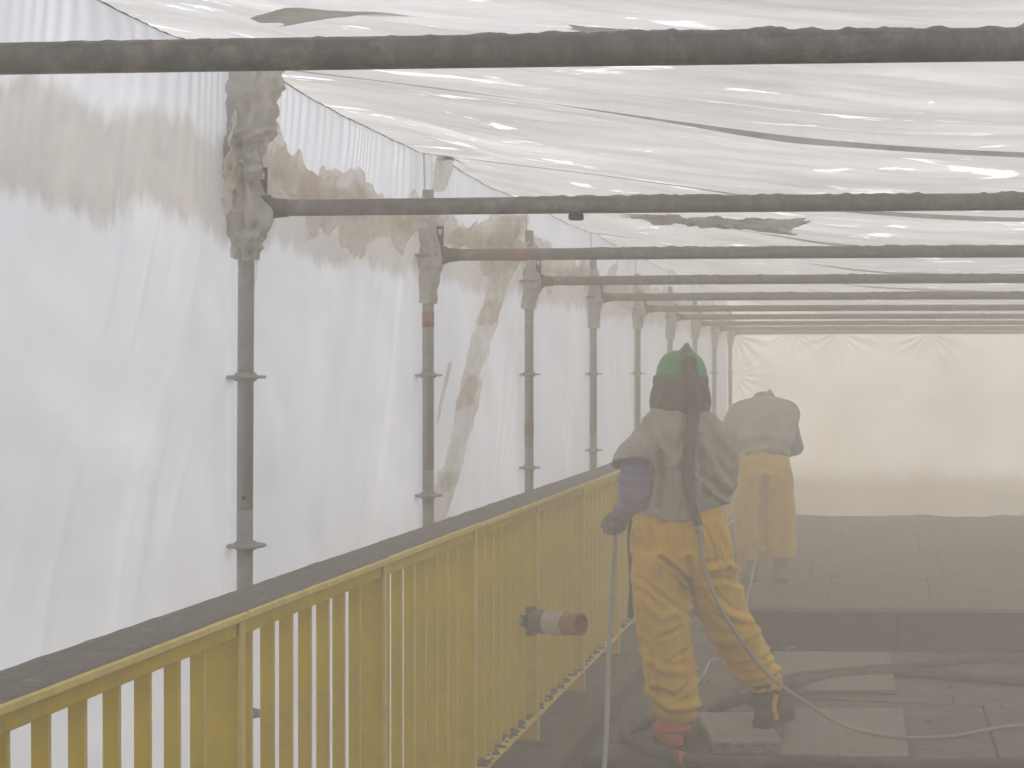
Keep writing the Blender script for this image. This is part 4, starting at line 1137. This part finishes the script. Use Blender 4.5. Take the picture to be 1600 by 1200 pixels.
hose('rubber_hose', [fl(1078, 1128, zr), fl(1095, 1116, zr), fl(1125, 1094, zr), fl(1155, 1082, zr), fl(1190, 1072, zr), fl(1225, 1062, zr), fl(1262, 1054, zr), fl(1420, 1040, zr), fl(1540, 1030, zr), fl(1680, 1036, zr)],
     .024, M['rubber'], 'thinner dark rubber hose lying just beyond the thicker hose behind the boots', 'hose', n=14)
hose('thin_hose', [fl(1086, 1080, ZD + .01), fl(1098, 1058, .02), fl(1108, 1036, .08), fl(1116, 1030, .10), fl(1126, 1034, .07), fl(1140, 1045, 0), fl(1150, 1060, ZD + .01)],
     .007, M['white'], 'short white hose bent in a hook between the worker\'s trouser legs', 'hose')
hose('thin_hose', [at(1186, 852, 13.6), at(1180, 880, 13.4), at(1172, 915, 13.0), at(1164, 950, 12.4), fl(1158, 985, ZD + .01)],
     .010, M['airline'], 'faint pale hose hanging below the bending worker\'s hands', 'hose')
# strap stake sticking up beside the hose loop
st = tag(obj('wooden_stake', MB().prism([fl(983, 1168, ZD + .0), fl(1003, 1168, ZD + .0), fl(992, 1205, -.16), fl(970, 1205, -.16)], VV_ * .03), M['board']), 'short grey wooden stake under the hose loop at deck edge', 'stake')
rebase(st)

# grey case the right foot stands on
cf = fl(1112, 1172, ZD); 
cs = empty('equipment_case', fl(1167, 1160, ZD), 'flat grey plastic case with lid and latches under the worker\'s right boot', 'case')
d0, d1 = 8.02, 8.66
ca, cb = at(1112, 600, d0), at(1222, 600, d0)
hw = (cb - ca).length / 2
cc = (ca + cb) / 2; cc.z = 0
cdir = VV_; 
mid = cc + VV_ * (d1 - d0) / 2
obj('body', MB().obox(Vector((mid.x, mid.y, ZD + .022)), UV_, VV_, Z, hw, (d1 - d0) / 2, .020, .008), M['case'], cs)
obj('lid', MB().obox(Vector((mid.x, mid.y, ZD + .0605)), UV_, VV_, Z, hw + .004, (d1 - d0) / 2 + .004, .0175, .010).obox(Vector((mid.x, mid.y, ZD + .0785)), UV_, VV_, Z, hw - .05, (d1 - d0) / 2 - .08, .004, .003), M['case'], cs)
for q in (-.55, .05, .6):
    c = cc + UV_ * (hw * q) - VV_ * .010
    obj('latch', MB().obox(Vector((c.x, c.y, ZD + .045)), UV_, VV_, Z, .022, .008, .022, .004), M['board'], cs)
c = cc + UV_ * (hw * .3) - VV_ * .02
# boards on the deck
def quad_board(pts, th, name, label, z, mat):
    P = [fl(px, py, z) for px, py in pts]
    o = tag(obj(name, MB().prism([p - Z * th for p in P], Z * th), mat), label, 'board')
    return rebase(o)
quad_board([(1218, 1182), (1420, 1182), (1410, 1106), (1233, 1106)], .02, 'board', 'pale grey board lying right of the case on the deck', ZD + .028, M['board'])
quad_board([(1217, 1078), (1400, 1078), (1390, 1018), (1208, 1018)], .02, 'board', 'pale grey board lying beyond the hoses beside the dark beam', ZD + .028, M['board'])
pp = tag(obj('crumpled_paper', grid_mesh('crumpled_paper', patch(fl(1142, 1084, ZD + .03), fl(1168, 1096, ZD + .02), fl(1186, 1082, ZD + .05), fl(1150, 1072, ZD + .09), 16, 12, 701, .02, .2)), M['white']), 'crumpled whitish paper caught by the hoses behind right boot', 'paper')
rebase(pp)
pp = tag(obj('crumpled_paper', grid_mesh('crumpled_paper', patch(fl(1226, 1018, ZD + .05), fl(1232, 1016, ZD + .05), fl(1244, 1009, ZD + .09), fl(1230, 1008, ZD + .09), 10, 8, 702, .02, .2)), M['white']), 'small white scrap at the far edge of the farther board', 'paper')
rebase(pp)
# dark girder lying across the deck
gb = at(1160, 600, 11.1); ge = at(1700, 600, 11.0)
gd = (ge - gb); gd.z = 0; gl = gd.length; gd.normalize(); gs = Vector((-gd.y, gd.x, 0))
gc = (gb + ge) / 2
b = MB().obox(Vector((gc.x, gc.y, ZD + .008 + .004)), gd, gs, Z, gl / 2, .09, .008, .002)
b.obox(Vector((gc.x, gc.y, ZD + .255)), gd, gs, Z, gl / 2, .09, .008, .002).obox(Vector((gc.x, gc.y, ZD + .134)), gd, gs, Z, gl / 2, .006, .112)
gi = empty('steel_girder', Vector((gc.x, gc.y, ZD)), 'dark steel girder lying across the deck in front of the bending worker', 'girder')
obj('beam', b, M['darksteel'], gi)
for q in (-.8, -.45, -.1):
    c = gc + gd * (gl / 2 * q)
    obj('stiffener', MB().obox(Vector((c.x, c.y, ZD + .134)), gd, gs, Z, .005, .085, .111), M['darksteel'], gi)

# clamp and orange pipe stub on the railing
cy0 = at(826, 971, 7.62)
RYc = cy0.y
pc = Vector((-1.556, RYc, cy0.z))

pipe = empty('pipe_stub', pc, 'orange brown pipe stub wrapped with masking tape, clamped to the railing', 'pipe')
ps, pe = at(838, 971, 7.60), at(908, 976, 7.42)
def ringtube(a, c, ro, ri, n=28):
    d = (c - a).normalized(); t = MB()
    ref = Z; nr = (ref - d * ref.dot(d)).normalized(); bi = d.cross(nr)
    v, f = [], []
    for (p, r) in ((a, ro), (c, ro), (c, ri), (a, ri)):
        for k in range(n):
            an = 2 * math.pi * k / n
            v.append(p + (nr * math.cos(an) + bi * math.sin(an)) * r)
    for i in range(4):
        for k in range(n):
            k2 = (k + 1) % n; i2 = (i + 1) % 4
            f.append((i * n + k, i * n + k2, i2 * n + k2, i2 * n + k))
    return t.add(v, f)
obj('pipe', ringtube(ps, pe, .0495, .043), M['pipe'], pipe, False)
A = crumple([ps + (pe - ps) * .27, ps + (pe - ps) * .45, ps + (pe - ps) * .68], lambda s: .0525, n=36, m=24, seed=801, amp=.004)
obj('tape_wrap', grid_mesh('tape_wrap', A), M['tape'], pipe)
A = crumple([ps + (pe - ps) * -.02, ps + (pe - ps) * .12, ps + (pe - ps) * .26], lambda s: .0515, n=36, m=16, seed=803, amp=.003)
obj('tape_wrap', grid_mesh('tape_wrap', A), M['hood'], pipe)
cl = MB()
c0 = ps - (pe - ps).normalized() * .032
dd = (pe - ps).normalized(); du = Z; dv = dd.cross(du).normalized()
cl.obox(c0, dd, dv, du, .014, .028, .066, .006)
cl.obox(c0 - dd * .004, dd, dv, du, .011, .05, .026, .005)
cl.tube([c0 - dd * .016, c0 + dd * .04], [.034, .034], 16)
cl.tube([c0 - dv * .05 - dd * .03, c0 + dv * .02 - dd * .03], .012, 10)
cl.obox(c0 - dd * .035 + du * .018, dd, dv, du, .025, .012, .006, .002).obox(c0 - dd * .035 - du * .018, dd, dv, du, .025, .012, .006, .002)
obj('clamp', cl, M['clamp'], pipe)
obj('bolt', MB().tube([c0 - dv * .045, c0 - dv * .062], .014, 6).tube([c0 - dv * .06, c0 - dv * .08], .007, 8), M['post'], pipe)
obj('pipe', MB().tube([c0 - dd * .062, c0 - dd * .01], .0165, 14), M['post'], pipe, True)

# ---------------------------------------------------------------- dust haze in the whole place
b = MB().box((-9.6, -7.6, -5.4), (9.6, 26.6, 2.95))
mh = bpy.data.materials.new('dust_haze'); mh.use_nodes = True
nt = mh.node_tree; nt.nodes.clear()
o_ = nn(nt, 'ShaderNodeOutputMaterial'); pv = nn(nt, 'ShaderNodeVolumePrincipled')
pv.inputs['Color'].default_value = (0.94, 0.872, 0.755, 1); pv.inputs['Density'].default_value = HAZE; pv.inputs['Anisotropy'].default_value = 0.2
nt.links.new(pv.outputs[0], o_.inputs['Volume'])
tag(obj('haze', b, mh), 'dust haze filling the enclosure', kind='stuff')
